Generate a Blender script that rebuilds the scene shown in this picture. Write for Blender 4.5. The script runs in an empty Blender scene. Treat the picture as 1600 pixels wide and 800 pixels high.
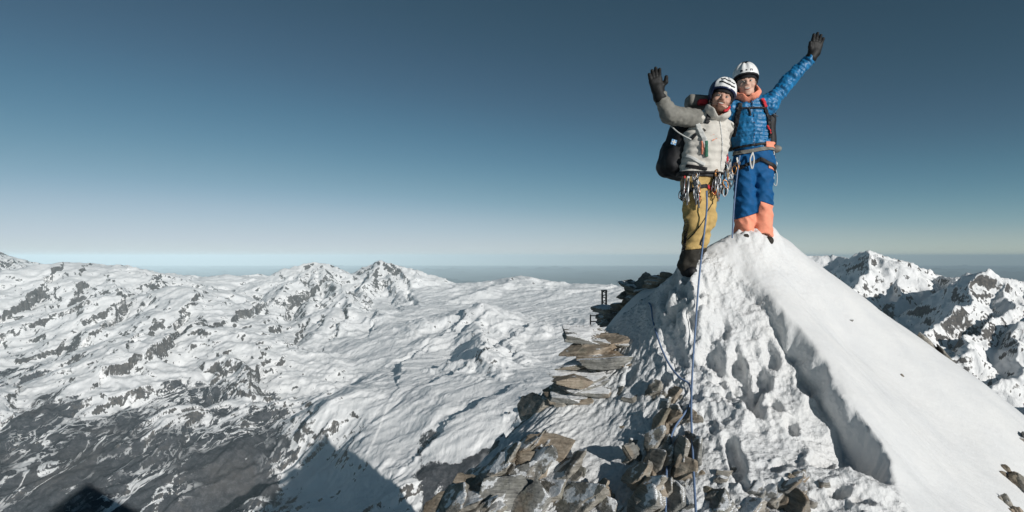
import bpy, bmesh, math, random
import numpy as np
from mathutils import Vector, Matrix

# ---------------------------------------------------------------- camera, sky, sun, exposure
sc = bpy.context.scene
C = sc.collection
FOC = 900.0                                   # focal length in pixels of the 1600 px wide photograph
cam_d = bpy.data.cameras.new('camera'); cam = bpy.data.objects.new('camera', cam_d); C.objects.link(cam)
cam_d.sensor_width = 36.0; cam_d.lens = 36.0 * FOC / 1600.0
cam_d.clip_start = 0.05; cam_d.clip_end = 600000.0
cam.location = (0, 0, 0); cam.rotation_euler = (math.radians(90), 0, 0)
sc.camera = cam

SUN_AZ = math.radians(180 - 36.5)             # sun behind the camera, to its right (clockwise from +Y)
SUN_EL = math.radians(17.5)
SUN_DIR = Vector((math.sin(SUN_AZ) * math.cos(SUN_EL), math.cos(SUN_AZ) * math.cos(SUN_EL), math.sin(SUN_EL)))
world = bpy.data.worlds.new('World'); sc.world = world; world.use_nodes = True
wn = world.node_tree; wn.nodes.clear()
w_out = wn.nodes.new('ShaderNodeOutputWorld'); w_bg = wn.nodes.new('ShaderNodeBackground')
w_sky = wn.nodes.new('ShaderNodeTexSky'); w_sky.sky_type = 'NISHITA'; w_sky.sun_disc = False
w_sky.sun_elevation = SUN_EL; w_sky.sun_rotation = SUN_AZ
w_sky.altitude = 8000; w_sky.air_density = 1.0; w_sky.dust_density = 0.6; w_sky.ozone_density = 1.5
# the photograph's colour grade of its sky: radiance in, graded radiance out
w_sc = wn.nodes.new('ShaderNodeVectorMath'); w_sc.operation = 'SCALE'; w_sc.inputs['Scale'].default_value = 1 / 12.0
w_cv = wn.nodes.new('ShaderNodeRGBCurve'); cm = w_cv.mapping; cm.use_clip = False; cm.extend = 'HORIZONTAL'
for ch, pts in enumerate((((0, 0), (.0512, .038), (.0702, .056), (.1108, .098), (.1834, .208), (.3008, .390), (.499, .525), (1, .60)),
                          ((0, 0), (.0937, .084), (.1283, .120), (.2012, .214), (.3264, .356), (.5063, .510), (.7369, .600), (1, .65)),
                          ((0, 0), (.1956, .133), (.263, .191), (.3953, .314), (.5907, .456), (.795, .588), (.9212, .636), (1, .66)))):
    cu = cm.curves[ch]
    while len(cu.points) < len(pts): cu.points.new(0.5, 0.5)
    for q, (x, y) in zip(cu.points, pts): q.location = (x, y)
cm.update()
w_sb = wn.nodes.new('ShaderNodeVectorMath'); w_sb.operation = 'SCALE'; w_sb.inputs['Scale'].default_value = 1 / 0.06
wn.links.new(w_sky.outputs[0], w_sc.inputs[0]); wn.links.new(w_sc.outputs[0], w_cv.inputs['Color'])
wn.links.new(w_cv.outputs[0], w_sb.inputs[0]); wn.links.new(w_sb.outputs[0], w_bg.inputs[0])
wn.links.new(w_bg.outputs[0], w_out.inputs[0])
w_bg.inputs[1].default_value = 0.06

sun_d = bpy.data.lights.new('sun', 'SUN'); sun = bpy.data.objects.new('sun', sun_d); C.objects.link(sun)
sun_d.energy = 3.85; sun_d.angle = math.radians(0.53); sun_d.color = (1.0, 0.968, 0.92)
sun.rotation_euler = SUN_DIR.to_track_quat('Z', 'Y').to_euler()
sc.view_settings.view_transform = 'Standard'; sc.view_settings.look = 'None'
sc.view_settings.exposure = 0.0; sc.view_settings.gamma = 1.0; sc.view_settings.use_curve_mapping = False
sc.cycles.use_denoising = True
sc.cycles.max_bounces = 5; sc.cycles.diffuse_bounces = 2; sc.cycles.glossy_bounces = 2; sc.cycles.volume_bounces = 0
sc.cycles.transmission_bounces = 2; sc.cycles.use_adaptive_sampling = True; sc.cycles.adaptive_threshold = 0.01
sc.cycles.sample_clamp_indirect = 4.0

# ---------------------------------------------------------------- helpers
def W(px, py, d):
    return np.array(((px - 800) / FOC * d, d, (400 - py) / FOC * d))

_R = np.random.RandomState(11)
_PERM = np.concatenate([_R.permutation(4096)] * 2).astype(np.int64)
_GA = _R.uniform(0, 2 * math.pi, 4096)
_G2 = np.stack([np.cos(_GA), np.sin(_GA)], 1)
_g3 = _R.normal(size=(4096, 3)); _G3 = _g3 / np.linalg.norm(_g3, axis=1)[:, None]
def _fade(t): return t * t * t * (t * (t * 6 - 15) + 10)
_G2X = np.ascontiguousarray(_G2[:, 0]).astype(np.float32); _G2Y = np.ascontiguousarray(_G2[:, 1]).astype(np.float32); _PERM32 = _PERM.astype(np.int32)
def perlin2(x, y):
    xf = np.floor(x); yf = np.floor(y)
    fx = (x - xf).astype(np.float32); fy = (y - yf).astype(np.float32); xi = xf.astype(np.int32); yi = yf.astype(np.int32); u = _fade(fx); v = _fade(fy)
    p0 = _PERM32[xi & 4095] + yi; p1 = _PERM32[(xi + 1) & 4095] + yi
    def g(dx, dy):
        h = _PERM32[((p1 if dx else p0) + dy) & 4095]
        return _G2X[h] * (fx - dx) + _G2Y[h] * (fy - dy)
    a = g(0, 0); b = g(1, 0); c = g(0, 1); d = g(1, 1)
    return 1.5 * ((a + u * (b - a)) + v * ((c + u * (d - c)) - (a + u * (b - a))))
def perlin3(x, y, z):
    xi = np.floor(x).astype(np.int64); yi = np.floor(y).astype(np.int64); zi = np.floor(z).astype(np.int64)
    fx = x - xi; fy = y - yi; fz = z - zi; u = _fade(fx); v = _fade(fy); w = _fade(fz)
    def g(dx, dy, dz):
        h = _PERM[(_PERM[(_PERM[(xi + dx) & 4095] + yi + dy) & 4095] + zi + dz) & 4095]
        gr = _G3[h]
        return gr[..., 0] * (fx - dx) + gr[..., 1] * (fy - dy) + gr[..., 2] * (fz - dz)
    def L(a, b, t): return a + t * (b - a)
    return 1.5 * L(L(L(g(0,0,0), g(1,0,0), u), L(g(0,1,0), g(1,1,0), u), v), L(L(g(0,0,1), g(1,0,1), u), L(g(0,1,1), g(1,1,1), u), v), w)
def fbm2(x, y, o=5, gain=0.5, s=0.0):
    r = 0; a = 1.0
    for i in range(o):
        r = r + a * perlin2(x + s + 17.3 * i, y - s + 9.1 * i); x = x * 2.03; y = y * 2.03; a *= gain
    return r
def ridged2(x, y, o=5, gain=0.5, s=0.0):
    r = 0; a = 1.0
    for i in range(o):
        n = 1 - np.abs(perlin2(x + s + 31.7 * i, y - s + 5.3 * i)) * 1.6
        r = r + a * n * n; x = x * 2.07; y = y * 2.07; a *= gain
    return r
def sstep(a, b, x):
    t = np.clip((x - a) / (b - a), 0, 1); return t * t * (3 - 2 * t)
def smax(a, b, k):
    h = np.clip(0.5 + 0.5 * (a - b) / k, 0, 1); return b + (a - b) * h + k * h * (1 - h)
def smin(a, b, k): return -smax(-a, -b, k)

def new_mesh(name, V, F, mat, parent=None, smooth=True):
    V = np.asarray(V, dtype=np.float32); F = np.asarray(F, dtype=np.int32)
    me = bpy.data.meshes.new(name)
    n = F.shape[1]
    me.vertices.add(len(V)); me.vertices.foreach_set('co', V.ravel())
    me.loops.add(F.size); me.loops.foreach_set('vertex_index', F.ravel())
    me.polygons.add(len(F)); me.polygons.foreach_set('loop_start', np.arange(0, F.size, n, dtype=np.int32))
    try: me.polygons.foreach_set('loop_total', np.full(len(F), n, dtype=np.int32))
    except Exception: pass
    me.update(calc_edges=True); me.validate()
    me.polygons.foreach_set('use_smooth', np.full(len(me.polygons), smooth, dtype=bool))
    me.materials.append(mat)
    o = bpy.data.objects.new(name, me); C.objects.link(o)
    if parent: o.parent = parent
    return o
def mesh_py(name, V, F, mat, parent=None, smooth=False):
    me = bpy.data.meshes.new(name); me.from_pydata([tuple(map(float, v)) for v in V], [], F); me.update()
    for p in me.polygons: p.use_smooth = smooth
    me.materials.append(mat); o = bpy.data.objects.new(name, me); C.objects.link(o)
    if parent: o.parent = parent
    return o
def attr(o, name, vals):
    a = o.data.attributes.new(name, 'FLOAT', 'POINT'); a.data.foreach_set('value', np.asarray(vals, dtype=np.float32).ravel())
def tag(o, label=None, cat=None, group=None, kind=None):
    if label: o['label'] = label
    if cat: o['category'] = cat
    if group: o['group'] = group
    if kind: o['kind'] = kind
    return o
def empty(name, loc=(0, 0, 0)):
    o = bpy.data.objects.new(name, None); C.objects.link(o); o.location = loc; o.empty_display_size = 0.1; return o
def grid_faces(nx, ny):
    i = np.arange(nx * ny).reshape(nx, ny)
    return np.stack([i[:-1, :-1], i[1:, :-1], i[1:, 1:], i[:-1, 1:]], -1).reshape(-1, 4)

# ---- node material helper
class NM:
    def __init__(s, name):
        s.m = bpy.data.materials.new(name); s.m.use_nodes = True; s.t = s.m.node_tree
        s.b = s.t.nodes['Principled BSDF']; s.o = s.t.nodes['Material Output']
    def n(s, t, **kw):
        x = s.t.nodes.new(t)
        for k, v in kw.items():
            if k.startswith('i_'):
                x.inputs[k[2:].replace('_', ' ')].default_value = v
            else: setattr(x, k, v)
        return x
    def l(s, a, b): s.t.links.new(a, b)
    def noise(s, scale, detail=6, rough=0.55, vec=None, dist=0.0):
        x = s.n('ShaderNodeTexNoise'); x.inputs['Scale'].default_value = scale; x.inputs['Detail'].default_value = detail
        x.inputs['Roughness'].default_value = rough; x.inputs['Distortion'].default_value = dist
        if vec is not None: s.l(vec, x.inputs['Vector'])
        return x.outputs['Fac']
    def pos(s, scale=(1, 1, 1), rot=(0, 0, 0), obj=True):
        if obj: src = s.n('ShaderNodeTexCoord').outputs['Object']
        else: src = s.n('ShaderNodeNewGeometry').outputs['Position']
        mp = s.n('ShaderNodeMapping'); mp.inputs['Scale'].default_value = scale; mp.inputs['Rotation'].default_value = rot
        s.l(src, mp.inputs['Vector']); return mp.outputs[0]
    def ramp(s, fac, stops, interp='LINEAR'):
        r = s.n('ShaderNodeValToRGB'); cr = r.color_ramp; cr.interpolation = interp
        while len(cr.elements) < len(stops): cr.elements.new(0.5)
        for e, (p, c) in zip(cr.elements, stops):
            e.position = p; e.color = (c, c, c, 1) if not hasattr(c, '__len__') else tuple(c) + (1,) * (4 - len(c))
        s.l(fac, r.inputs[0]); return r.outputs[0]
    def mix(s, fac, a, b):
        x = s.n('ShaderNodeMix', data_type='RGBA')
        for sock, v in ((x.inputs[0], fac), (x.inputs[6], a), (x.inputs[7], b)):
            if hasattr(v, 'is_output') or hasattr(v, 'links'): s.l(v, sock)
            elif hasattr(v, '__len__'): sock.default_value = tuple(v) + (1,) * (4 - len(v))
            else: sock.default_value = v
        return x.outputs[2]
    def math(s, op, a, b=None, clamp=False):
        x = s.n('ShaderNodeMath', operation=op); x.use_clamp = clamp
        for k, v in enumerate((a, b)):
            if v is None: continue
            if hasattr(v, 'links'): s.l(v, x.inputs[k])
            else: x.inputs[k].default_value = v
        return x.outputs[0]
    def attr(s, name):
        return s.n('ShaderNodeAttribute', attribute_name=name).outputs['Fac']
    def bump(s, h, strength, dist, prev=None):
        b = s.n('ShaderNodeBump'); b.inputs['Strength'].default_value = strength; b.inputs['Distance'].default_value = dist
        s.l(h, b.inputs['Height'])
        if prev is not None: s.l(prev, b.inputs['Normal'])
        return b.outputs[0]
    def col(s, c):
        if hasattr(c, 'links'): s.l(c, s.b.inputs['Base Color'])
        else: s.b.inputs['Base Color'].default_value = tuple(c) + (1,)
    def set(s, rough=0.6, spec=0.3, metal=0.0, normal=None):
        s.b.inputs['Roughness'].default_value = rough; s.b.inputs['Specular IOR Level'].default_value = spec
        s.b.inputs['Metallic'].default_value = metal
        if normal is not None: s.l(normal, s.b.inputs['Normal'])
        return s.m
def fabric(name, c, rough=0.75, spec=0.2, var=0.25, scale=25, bump=0.25, bd=0.004, metal=0.0, wrinkle=None):
    k = NM(name); v = k.pos()
    n = k.noise(scale, 5, 0.6, v)
    c2 = tuple(min(1, x * (1 + var)) for x in c); c1 = tuple(x * (1 - var) for x in c)
    k.col(k.ramp(n, [(0.3, c1), (0.7, c2)]))
    nb = k.bump(k.noise(wrinkle or scale * 1.6, 4, 0.6, v), bump, bd)
    return k.set(rough, spec, metal, nb)

# ---- signed distance modelling
def seg(P, a, b, ra, rb):
    a = np.asarray(a, float); b = np.asarray(b, float); ab = b - a
    h = np.clip(((P - a) @ ab) / (ab @ ab), 0, 1)
    return np.linalg.norm(P - a - h[:, None] * ab, axis=1) - (ra + (rb - ra) * h)
def chain(P, pts, rad, k=0.03):
    d = None
    for i in range(len(pts) - 1):
        e = seg(P, pts[i], pts[i + 1], rad[i], rad[i + 1]); d = e if d is None else smin(d, e, k)
    return d
def ell(P, c, r):
    q = (P - np.asarray(c)) / np.asarray(r); n = np.linalg.norm(q, axis=1)
    return (n - 1) * min(r)
def rbox(P, c, h, r):
    q = np.abs(P - np.asarray(c)) - (np.asarray(h) - r)
    return np.linalg.norm(np.maximum(q, 0), axis=1) + np.minimum(q.max(1), 0) - r
def rotz(a): c, s = math.cos(a), math.sin(a); return np.array(((c, -s, 0), (s, c, 0), (0, 0, 1.0)))
def roty(a): c, s = math.cos(a), math.sin(a); return np.array(((c, 0, s), (0, 1.0, 0), (-s, 0, c)))
def rotx(a): c, s = math.cos(a), math.sin(a); return np.array(((1.0, 0, 0), (0, c, -s), (0, s, c)))
def sdf_mesh(name, fn, lo, hi, h, mat, parent=None, smooth=True, keep=1.35):
    lo = np.asarray(lo, float); hi = np.asarray(hi, float); S = 5
    nb = np.maximum(1, np.ceil((hi - lo) / (h * S)).astype(int))
    cc = [lo[k] + (np.arange(nb[k]) + 0.5) * h * S for k in range(3)]
    G = np.stack(np.meshgrid(*cc, indexing='ij'), -1).reshape(-1, 3)
    dc = fn(G); act = (np.abs(dc) < h * S * keep).reshape(nb); sg = (dc < 0).reshape(nb)
    rep = lambda A: A.repeat(S, 0).repeat(S, 1).repeat(S, 2)
    n = nb * S
    V = np.where(rep(sg), -1.0, 1.0) * h * S
    idx = np.argwhere(rep(act))
    if len(idx) == 0: raise RuntimeError('empty sdf ' + name)
    V[idx[:, 0], idx[:, 1], idx[:, 2]] = fn(lo + (idx + 0.5) * h)
    V[0] = V[-1] = h; V[:, 0] = V[:, -1] = h; V[:, :, 0] = V[:, :, -1] = h
    I = V < 0
    cnt = np.zeros(n - 1, np.int8)
    for dx in (0, 1):
        for dy in (0, 1):
            for dz in (0, 1): cnt += I[dx:n[0]-1+dx, dy:n[1]-1+dy, dz:n[2]-1+dz]
    cells = np.argwhere((cnt > 0) & (cnt < 8)); ci = np.full(n - 1, -1, np.int64)
    ci[cells[:, 0], cells[:, 1], cells[:, 2]] = np.arange(len(cells))
    acc = np.zeros((len(cells), 3)); w = np.zeros(len(cells))
    co = [(a, b, c) for a in (0, 1) for b in (0, 1) for c in (0, 1)]
    for ia in range(8):
        for ax in range(3):
            a = co[ia]
            if a[ax]: continue
            b = list(a); b[ax] = 1
            va = V[cells[:, 0] + a[0], cells[:, 1] + a[1], cells[:, 2] + a[2]]
            vb = V[cells[:, 0] + b[0], cells[:, 1] + b[1], cells[:, 2] + b[2]]
            m = (va < 0) != (vb < 0); t = np.where(m, va / np.where(m, va - vb, 1), 0)
            p = np.zeros((len(cells), 3)) + np.array(a); p[:, ax] += t
            acc[m] += p[m]; w += m
    verts = lo + (cells + acc / w[:, None] + 0.5) * h
    quads = []
    for ax in range(3):
        o1, o2 = [(1, 2), (2, 0), (0, 1)][ax]
        sl0 = [slice(None)] * 3; sl1 = [slice(None)] * 3
        sl0[ax] = slice(0, n[ax] - 1); sl1[ax] = slice(1, n[ax])
        A = I[tuple(sl0)]; B = I[tuple(sl1)]
        e = np.argwhere(A != B); ok = np.ones(len(e), bool)
        for k in (o1, o2): ok &= (e[:, k] >= 1) & (e[:, k] < n[k] - 1)
        e = e[ok]; fl = A[e[:, 0], e[:, 1], e[:, 2]]
        def g(d1, d2):
            q = e.copy(); q[:, o1] += d1; q[:, o2] += d2; return ci[q[:, 0], q[:, 1], q[:, 2]]
        Q = np.stack([g(-1, -1), g(0, -1), g(0, 0), g(-1, 0)], 1)
        Q[~fl] = Q[~fl][:, ::-1]; quads.append(Q)
    return new_mesh(name, verts, np.concatenate(quads), mat, parent, smooth)

def tube_data(pts, r, n=8, closed=False):
    pts = np.asarray(pts, float); m = len(pts); r = np.broadcast_to(r, (m,))
    if closed: T = np.roll(pts, -1, 0) - np.roll(pts, 1, 0)
    else: T = np.gradient(pts, axis=0)
    T /= np.linalg.norm(T, axis=1)[:, None] + 1e-9
    up = np.array((0.13, 0.21, 0.97)) if abs(T[0, 2]) < 0.9 else np.array((0.97, 0.2, 0.1))
    N = []; u = up - T[0] * (up @ T[0]); u /= np.linalg.norm(u)
    for i in range(m):
        u = u - T[i] * (u @ T[i]); u /= np.linalg.norm(u) + 1e-9; N.append(u)
    N = np.array(N); B = np.cross(T, N); a = np.arange(n) * 2 * math.pi / n
    V = pts[:, None] + r[:, None, None] * (N[:, None] * np.cos(a)[None, :, None] + B[:, None] * np.sin(a)[None, :, None])
    V = V.reshape(-1, 3); F = []
    for i in range(m if closed else m - 1):
        j = (i + 1) % m
        for q in range(n): F.append((i * n + q, i * n + (q + 1) % n, j * n + (q + 1) % n, j * n + q))
    if not closed:
        F.append(tuple(range(n))[::-1]); F.append(tuple(range((m - 1) * n, m * n)))
    return V, F
def tube(name, pts, r, mat, parent=None, n=8, closed=False):
    V, F = tube_data(pts, r, n, closed); return mesh_py(name, V, F, mat, parent, True)
def spline(pts, m):
    pts = np.asarray(pts, float); t = np.linspace(0, len(pts) - 1, m); i = np.clip(t.astype(int), 0, len(pts) - 2); f = (t - i)[:, None]
    P = np.vstack([2 * pts[0] - pts[1], pts, 2 * pts[-1] - pts[-2]])
    p0, p1, p2, p3 = P[i], P[i + 1], P[i + 2], P[i + 3]
    return 0.5 * (2 * p1 + (p2 - p0) * f + (2 * p0 - 5 * p1 + 4 * p2 - p3) * f ** 2 + (3 * p1 - p0 - 3 * p2 + p3) * f ** 3)
def multi(name, items, mat, parent=None, smooth=False):
    V = []; F = []
    for v, f in items:
        o = len(V); V += [tuple(p) for p in v]; F += [tuple(i + o for i in q) for q in f]
    return mesh_py(name, V, F, mat, parent, smooth)
def box_data(c, h, R=None):
    c = np.asarray(c); v = np.array([(x, y, z) for x in (-1, 1) for y in (-1, 1) for z in (-1, 1)]) * np.asarray(h)
    if R is not None: v = v @ R.T
    return v + c, [(0, 1, 3, 2), (4, 6, 7, 5), (0, 4, 5, 1), (2, 3, 7, 6), (0, 2, 6, 4), (1, 5, 7, 3)]
# ---------------------------------------------------------------- far terrain
def mountain_mat(name, forest):
    k = NM(name); p = k.pos(obj=False)
    rk = k.attr('rock'); fo = k.attr('forest')
    n1 = k.noise(0.006, 8, 0.62, p); n2 = k.noise(0.03, 6, 0.6, p)
    st = k.noise(0.004, 6, 0.6, k.pos((1.0, 0.25, 0.5), (0, 0, math.radians(-35)), obj=False), 0.4)
    a = k.math('ADD', rk, k.math('MULTIPLY', k.math('SUBTRACT', n1, 0.5), 0.8))
    a = k.math('ADD', a, k.math('MULTIPLY', k.math('SUBTRACT', n2, 0.5), 0.55))
    a = k.math('ADD', a, k.math('MULTIPLY', k.math('SUBTRACT', st, 0.5), 1.3))
    cr = k.math('ABSOLUTE', k.math('SUBTRACT', k.noise(0.0042, 7, 0.58, k.pos((1.0, 0.55, 0.9), (0, 0, math.radians(-35)), obj=False), 0.5), 0.5))
    a = k.math('ADD', a, k.math('MULTIPLY', k.ramp(cr, [(0.0, 1.0), (0.045, 0.0)]), k.math('MULTIPLY', rk, 0.9)))
    rmask = k.ramp(a, [(0.46, 0.0), (0.60, 1.0)])
    rc = k.ramp(n2, [(0.25, (0.045, 0.046, 0.05)), (0.5, (0.105, 0.10, 0.096)), (0.8, (0.21, 0.19, 0.17))])
    gl = k.noise(0.0022, 5, 0.55, k.pos((1.0, 0.30, 1.0), (0, 0, math.radians(-38)), obj=False), 0.3)
    sn = k.ramp(gl, [(0.3, (0.86, 0.865, 0.87)), (0.6, (0.93, 0.93, 0.925))])
    c = k.mix(rmask, sn, rc)
    f1 = k.noise(0.0035, 9, 0.68, k.pos((1.0, 0.28, 1.2), (0, 0, math.radians(-40)), obj=False), 0.6)
    f2 = k.noise(0.012, 6, 0.65, k.pos((1.0, 0.35, 1.0), (0, 0, math.radians(-25)), obj=False), 0.8)
    fm = k.math('ADD', fo, k.math('ADD', k.math('MULTIPLY', k.math('SUBTRACT', f1, 0.5), 1.9), k.math('MULTIPLY', k.math('SUBTRACT', f2, 0.5), 1.0)))
    fm = k.math('MULTIPLY', k.ramp(fm, [(0.44, 0.0), (0.56, 1.0)]), k.ramp(fo, [(0.02, 0.0), (0.10, 1.0)]))
    fc = k.ramp(k.noise(0.0016, 5, 0.6, p), [(0.35, (0.040, 0.046, 0.055)), (0.55, (0.058, 0.060, 0.066)), (0.78, (0.105, 0.096, 0.090))])
    fc = k.mix(k.ramp(k.noise(0.022, 3, 0.8, p), [(0.45, 0.0), (0.75, 0.4)]), fc, (0.25, 0.25, 0.26))
    g1 = k.math('ABSOLUTE', k.math('SUBTRACT', k.noise(0.0030, 6, 0.6, k.pos((1.0, 0.42, 0.8), (0, 0, math.radians(-30)), obj=False), 1.2), 0.5))
    g2 = k.math('ABSOLUTE', k.math('SUBTRACT', k.noise(0.0011, 5, 0.55, k.pos((1.0, 0.6, 0.8), (0, 0, math.radians(20)), obj=False), 1.0), 0.5))
    gm = k.math('MAXIMUM', k.ramp(g1, [(0.012, 1.0), (0.024, 0.0)]), k.ramp(g2, [(0.007, 0.9), (0.016, 0.0)]))
    gm = k.math('MULTIPLY', gm, k.ramp(k.noise(0.0014, 3, 0.5, p), [(0.42, 0.0), (0.55, 1.0)]))
    fm = k.math('MULTIPLY', fm, k.math('SUBTRACT', 1.0, gm))
    c = k.mix(fm, c, fc)
    k.col(c)
    b = k.bump(k.math('ADD', n1, k.math('MULTIPLY', n2, 0.3)), 0.22, 32.0)
    b = k.bump(st, 0.16, 40.0, b)
    b = k.bump(cr, 0.42, 110.0, b)
    return k.set(0.9, 0.05, 0, b)
M_far = mountain_mat('far_mountain_snow_rock', True)

def ridge_z(X, Y, pts, slope):
    z = np.full(X.shape, -1e5)
    for a, b in zip(pts[:-1], pts[1:]):
        ab = b[:2] - a[:2]; h = np.clip(((X - a[0]) * ab[0] + (Y - a[1]) * ab[1]) / (ab @ ab), 0, 1)
        d = np.hypot(X - a[0] - h * ab[0], Y - a[1] - h * ab[1])
        z = np.maximum(z, a[2] + (b[2] - a[2]) * h - slope * d)
    return z
def interp_table(Y, PX, rows, cols, T):
    r = np.clip(np.interp(Y, rows, np.arange(len(rows))), 0, len(rows) - 1.001); c = np.clip(np.interp(PX, cols, np.arange(len(cols))), 0, len(cols) - 1.001)
    ri = r.astype(int); ci = c.astype(int); fr = r - ri; fc = _fade(c - ci); T = np.asarray(T, float)
    return (T[ci, ri] * (1 - fr) + T[ci, ri + 1] * fr) * (1 - fc) + (T[ci + 1, ri] * (1 - fr) + T[ci + 1, ri + 1] * fr) * fc
def polar(px0, px1, na, rows):
    px = np.linspace(px0, px1, na); Y = np.repeat(np.asarray(rows)[None], na, 0); X = (px[:, None] - 800) / FOC * Y
    return X, Y
def finish_terrain(name, X, Y, Z, forest, bias, gl=None, s0=0.45, s1=1.15):
    na, nr = X.shape
    P = np.stack([X, Y, Z], -1)
    du = np.zeros_like(P); dv = np.zeros_like(P)
    du[1:-1] = P[2:] - P[:-2]; du[0] = P[1] - P[0]; du[-1] = P[-1] - P[-2]
    dv[:, 1:-1] = P[:, 2:] - P[:, :-2]; dv[:, 0] = P[:, 1] - P[:, 0]; dv[:, -1] = P[:, -1] - P[:, -2]
    N = np.cross(du, dv); N /= np.linalg.norm(N, axis=-1)[..., None]; nz = np.abs(N[..., 2])
    slope = np.sqrt(1 - nz ** 2) / np.maximum(nz, 0.05)
    rock = sstep(s0, s1, slope) * 0.75 + bias
    if gl is not None: rock = rock - 0.35 * gl
    o = new_mesh(name, P.reshape(-1, 3), grid_faces(na, nr), M_far)
    attr(o, 'rock', rock); attr(o, 'forest', forest)
    tag(o, kind='structure'); return o

# left panorama: valley, glaciers and far peaks
rows = np.concatenate([np.linspace(2500, 4000, 30)[:-1], np.geomspace(4000, 22000, 470)[:-1], np.linspace(22000, 42000, 40)])
X, Y = polar(-170, 1180, 880, rows)
wx = X + 420 * fbm2(X / 2600, Y / 2600, 4, s=3.3); wy = Y + 420 * fbm2(X / 2600, Y / 2600, 4, s=8.1)
RW = [2500, 3500, 4500, 6000, 8000, 11000, 15000, 20000, 28000, 42000]
CL = [-170, 130, 300, 440, 600, 760, 950, 1180]
T = [[-2400, -2320, -2120, -1700, -1280, -860, -640, -720, -1500, -3600],
     [-2400, -2320, -2120, -1700, -1270, -860, -640, -720, -1500, -3600],
     [-2400, -2320, -2140, -1740, -1310, -870, -640, -700, -1500, -3600],
     [-2350, -2260, -2080, -1790, -1420, -930, -640, -690, -1500, -3600],
     [-2300, -2200, -1900, -1580, -1340, -1020, -820, -860, -1500, -3600],
     [-2300, -2200, -1820, -1500, -1290, -1040, -880, -980, -1500, -3600],
     [-2300, -2100, -1720, -1450, -1250, -1030, -900, -1000, -1500, -3600],
     [-2300, -2100, -1720, -1450, -1250, -1030, -900, -1000, -1500, -3600]]
PXe = 800 + FOC * wx / wy
Z = interp_table(wy, PXe, RW, CL, T)
glac = sstep(470, 640, PXe) * sstep(4300, 5200, Y) * (1 - sstep(15000, 19000, Y))
rug = 1 - 0.72 * glac
ca, sa = math.cos(math.radians(52)), math.sin(math.radians(52))
A_ = wx * ca + wy * sa; B_ = -wx * sa + wy * ca
Z = Z - 470 * rug * sstep(6200, 8000, wy) * (1 - sstep(14500, 17000, wy)) - 120 * glac * sstep(7000, 9000, wy) * (1 - sstep(14500, 17000, wy))
Z = Z + rug * 110 * (ridged2(A_ / 5200, B_ / 1700, 5, 0.5, 2.2) - 1.1)
def RLl(pts, slope, kk=10):
    global Z
    P_ = [W(a, b, c * 1000.0) for a, b, c in pts]; q = np.array(P_)
    lo_, hi_ = q.min(0) - 1700, q.max(0) + 1700; sel = (X > lo_[0]) & (X < hi_[0]) & (Y > lo_[1]) & (Y < hi_[1])
    Z[sel] = smax(Z[sel], ridge_z(wr[0][sel], wr[1][sel], P_, slope), kk)
wr = (X + 150 * fbm2(X / 900, Y / 900, 5, 0.55, 21.0), Y + 150 * fbm2(X / 900, Y / 900, 5, 0.55, 33.0))
for pts, sl in (
    ([(150, 410, 14), (112, 446, 12.6), (62, 488, 11), (10, 545, 9.3)], .55), ([(182, 410, 14.2), (212, 452, 12.3), (160, 515, 10.2), (95, 575, 8.4)], .55),
    ([(182, 410, 14.2), (262, 432, 13.2), (330, 440, 13.5)], .6), ([(262, 432, 13.2), (255, 480, 11), (205, 545, 9.2), (160, 590, 8.0)], .6),
    ([(300, 490, 9.6), (272, 540, 8.3), (215, 600, 7.2), (190, 640, 6.6)], .6), ([(300, 490, 9.6), (352, 540, 8.2), (398, 600, 7.0)], .65), ([(300, 490, 9.6), (330, 470, 11), (400, 468, 12.5)], .6),
    ([(495, 409, 17), (440, 450, 14), (396, 486, 12), (345, 520, 10.4)], .6), ([(495, 409, 17), (545, 458, 13.6), (548, 500, 11.6), (495, 545, 9.9)], .65), ([(495, 409, 17), (490, 455, 14), (470, 500, 12)], .65),
    ([(597, 405, 18), (622, 440, 16), (645, 468, 14.5)], .7), ([(597, 405, 18), (566, 440, 15.6), (560, 475, 13.5)], .7), ([(597, 405, 18), (650, 428, 18.5), (690, 442, 19)], .6),
    ([(-20, 392, 16.5), (40, 418, 15.5), (70, 432, 15)], .6), ([(-20, 392, 16.5), (-10, 450, 13), (-40, 510, 11)], .6), ([(60, 436, 12.5), (20, 480, 11.3), (-40, 540, 9.6)], .55),
    ([(748, 470, 11.5), (700, 508, 10), (640, 540, 9), (575, 592, 7.8)], .32), ([(748, 470, 11.5), (788, 520, 9.5), (822, 562, 8)], .6), ([(748, 470, 11.5), (752, 505, 9.7), (756, 540, 8.0)], .6),
    ([(756, 540, 8), (806, 606, 6.5), (838, 680, 5.5)], .7), ([(812, 431, 19), (760, 450, 16), (700, 470, 14)], .35),
    ([(600, 690, 5.6), (620, 730, 5.1), (610, 780, 4.6)], .8), ([(680, 670, 5.7), (700, 720, 5.1), (690, 770, 4.7)], .8)):
    RLl(pts, sl)
Z = Z + rug * 48 * (ridged2(wx / 1300, wy / 1300, 5, 0.48, 7.7) - 1.1) + rug * 40 * (ridged2(A_ / 1300, B_ / 480, 4, 0.55, 12.0) - 1.1) + glac * 14 * (ridged2(A_ / 2600, B_ / 300, 4, 0.5, 9.0) - 1.0)
Z = Z + (0.2 + 0.8 * rug) * 9 * (ridged2(wx / 300, wy / 300, 4, 0.55, 3.0) - 1.1)
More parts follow.
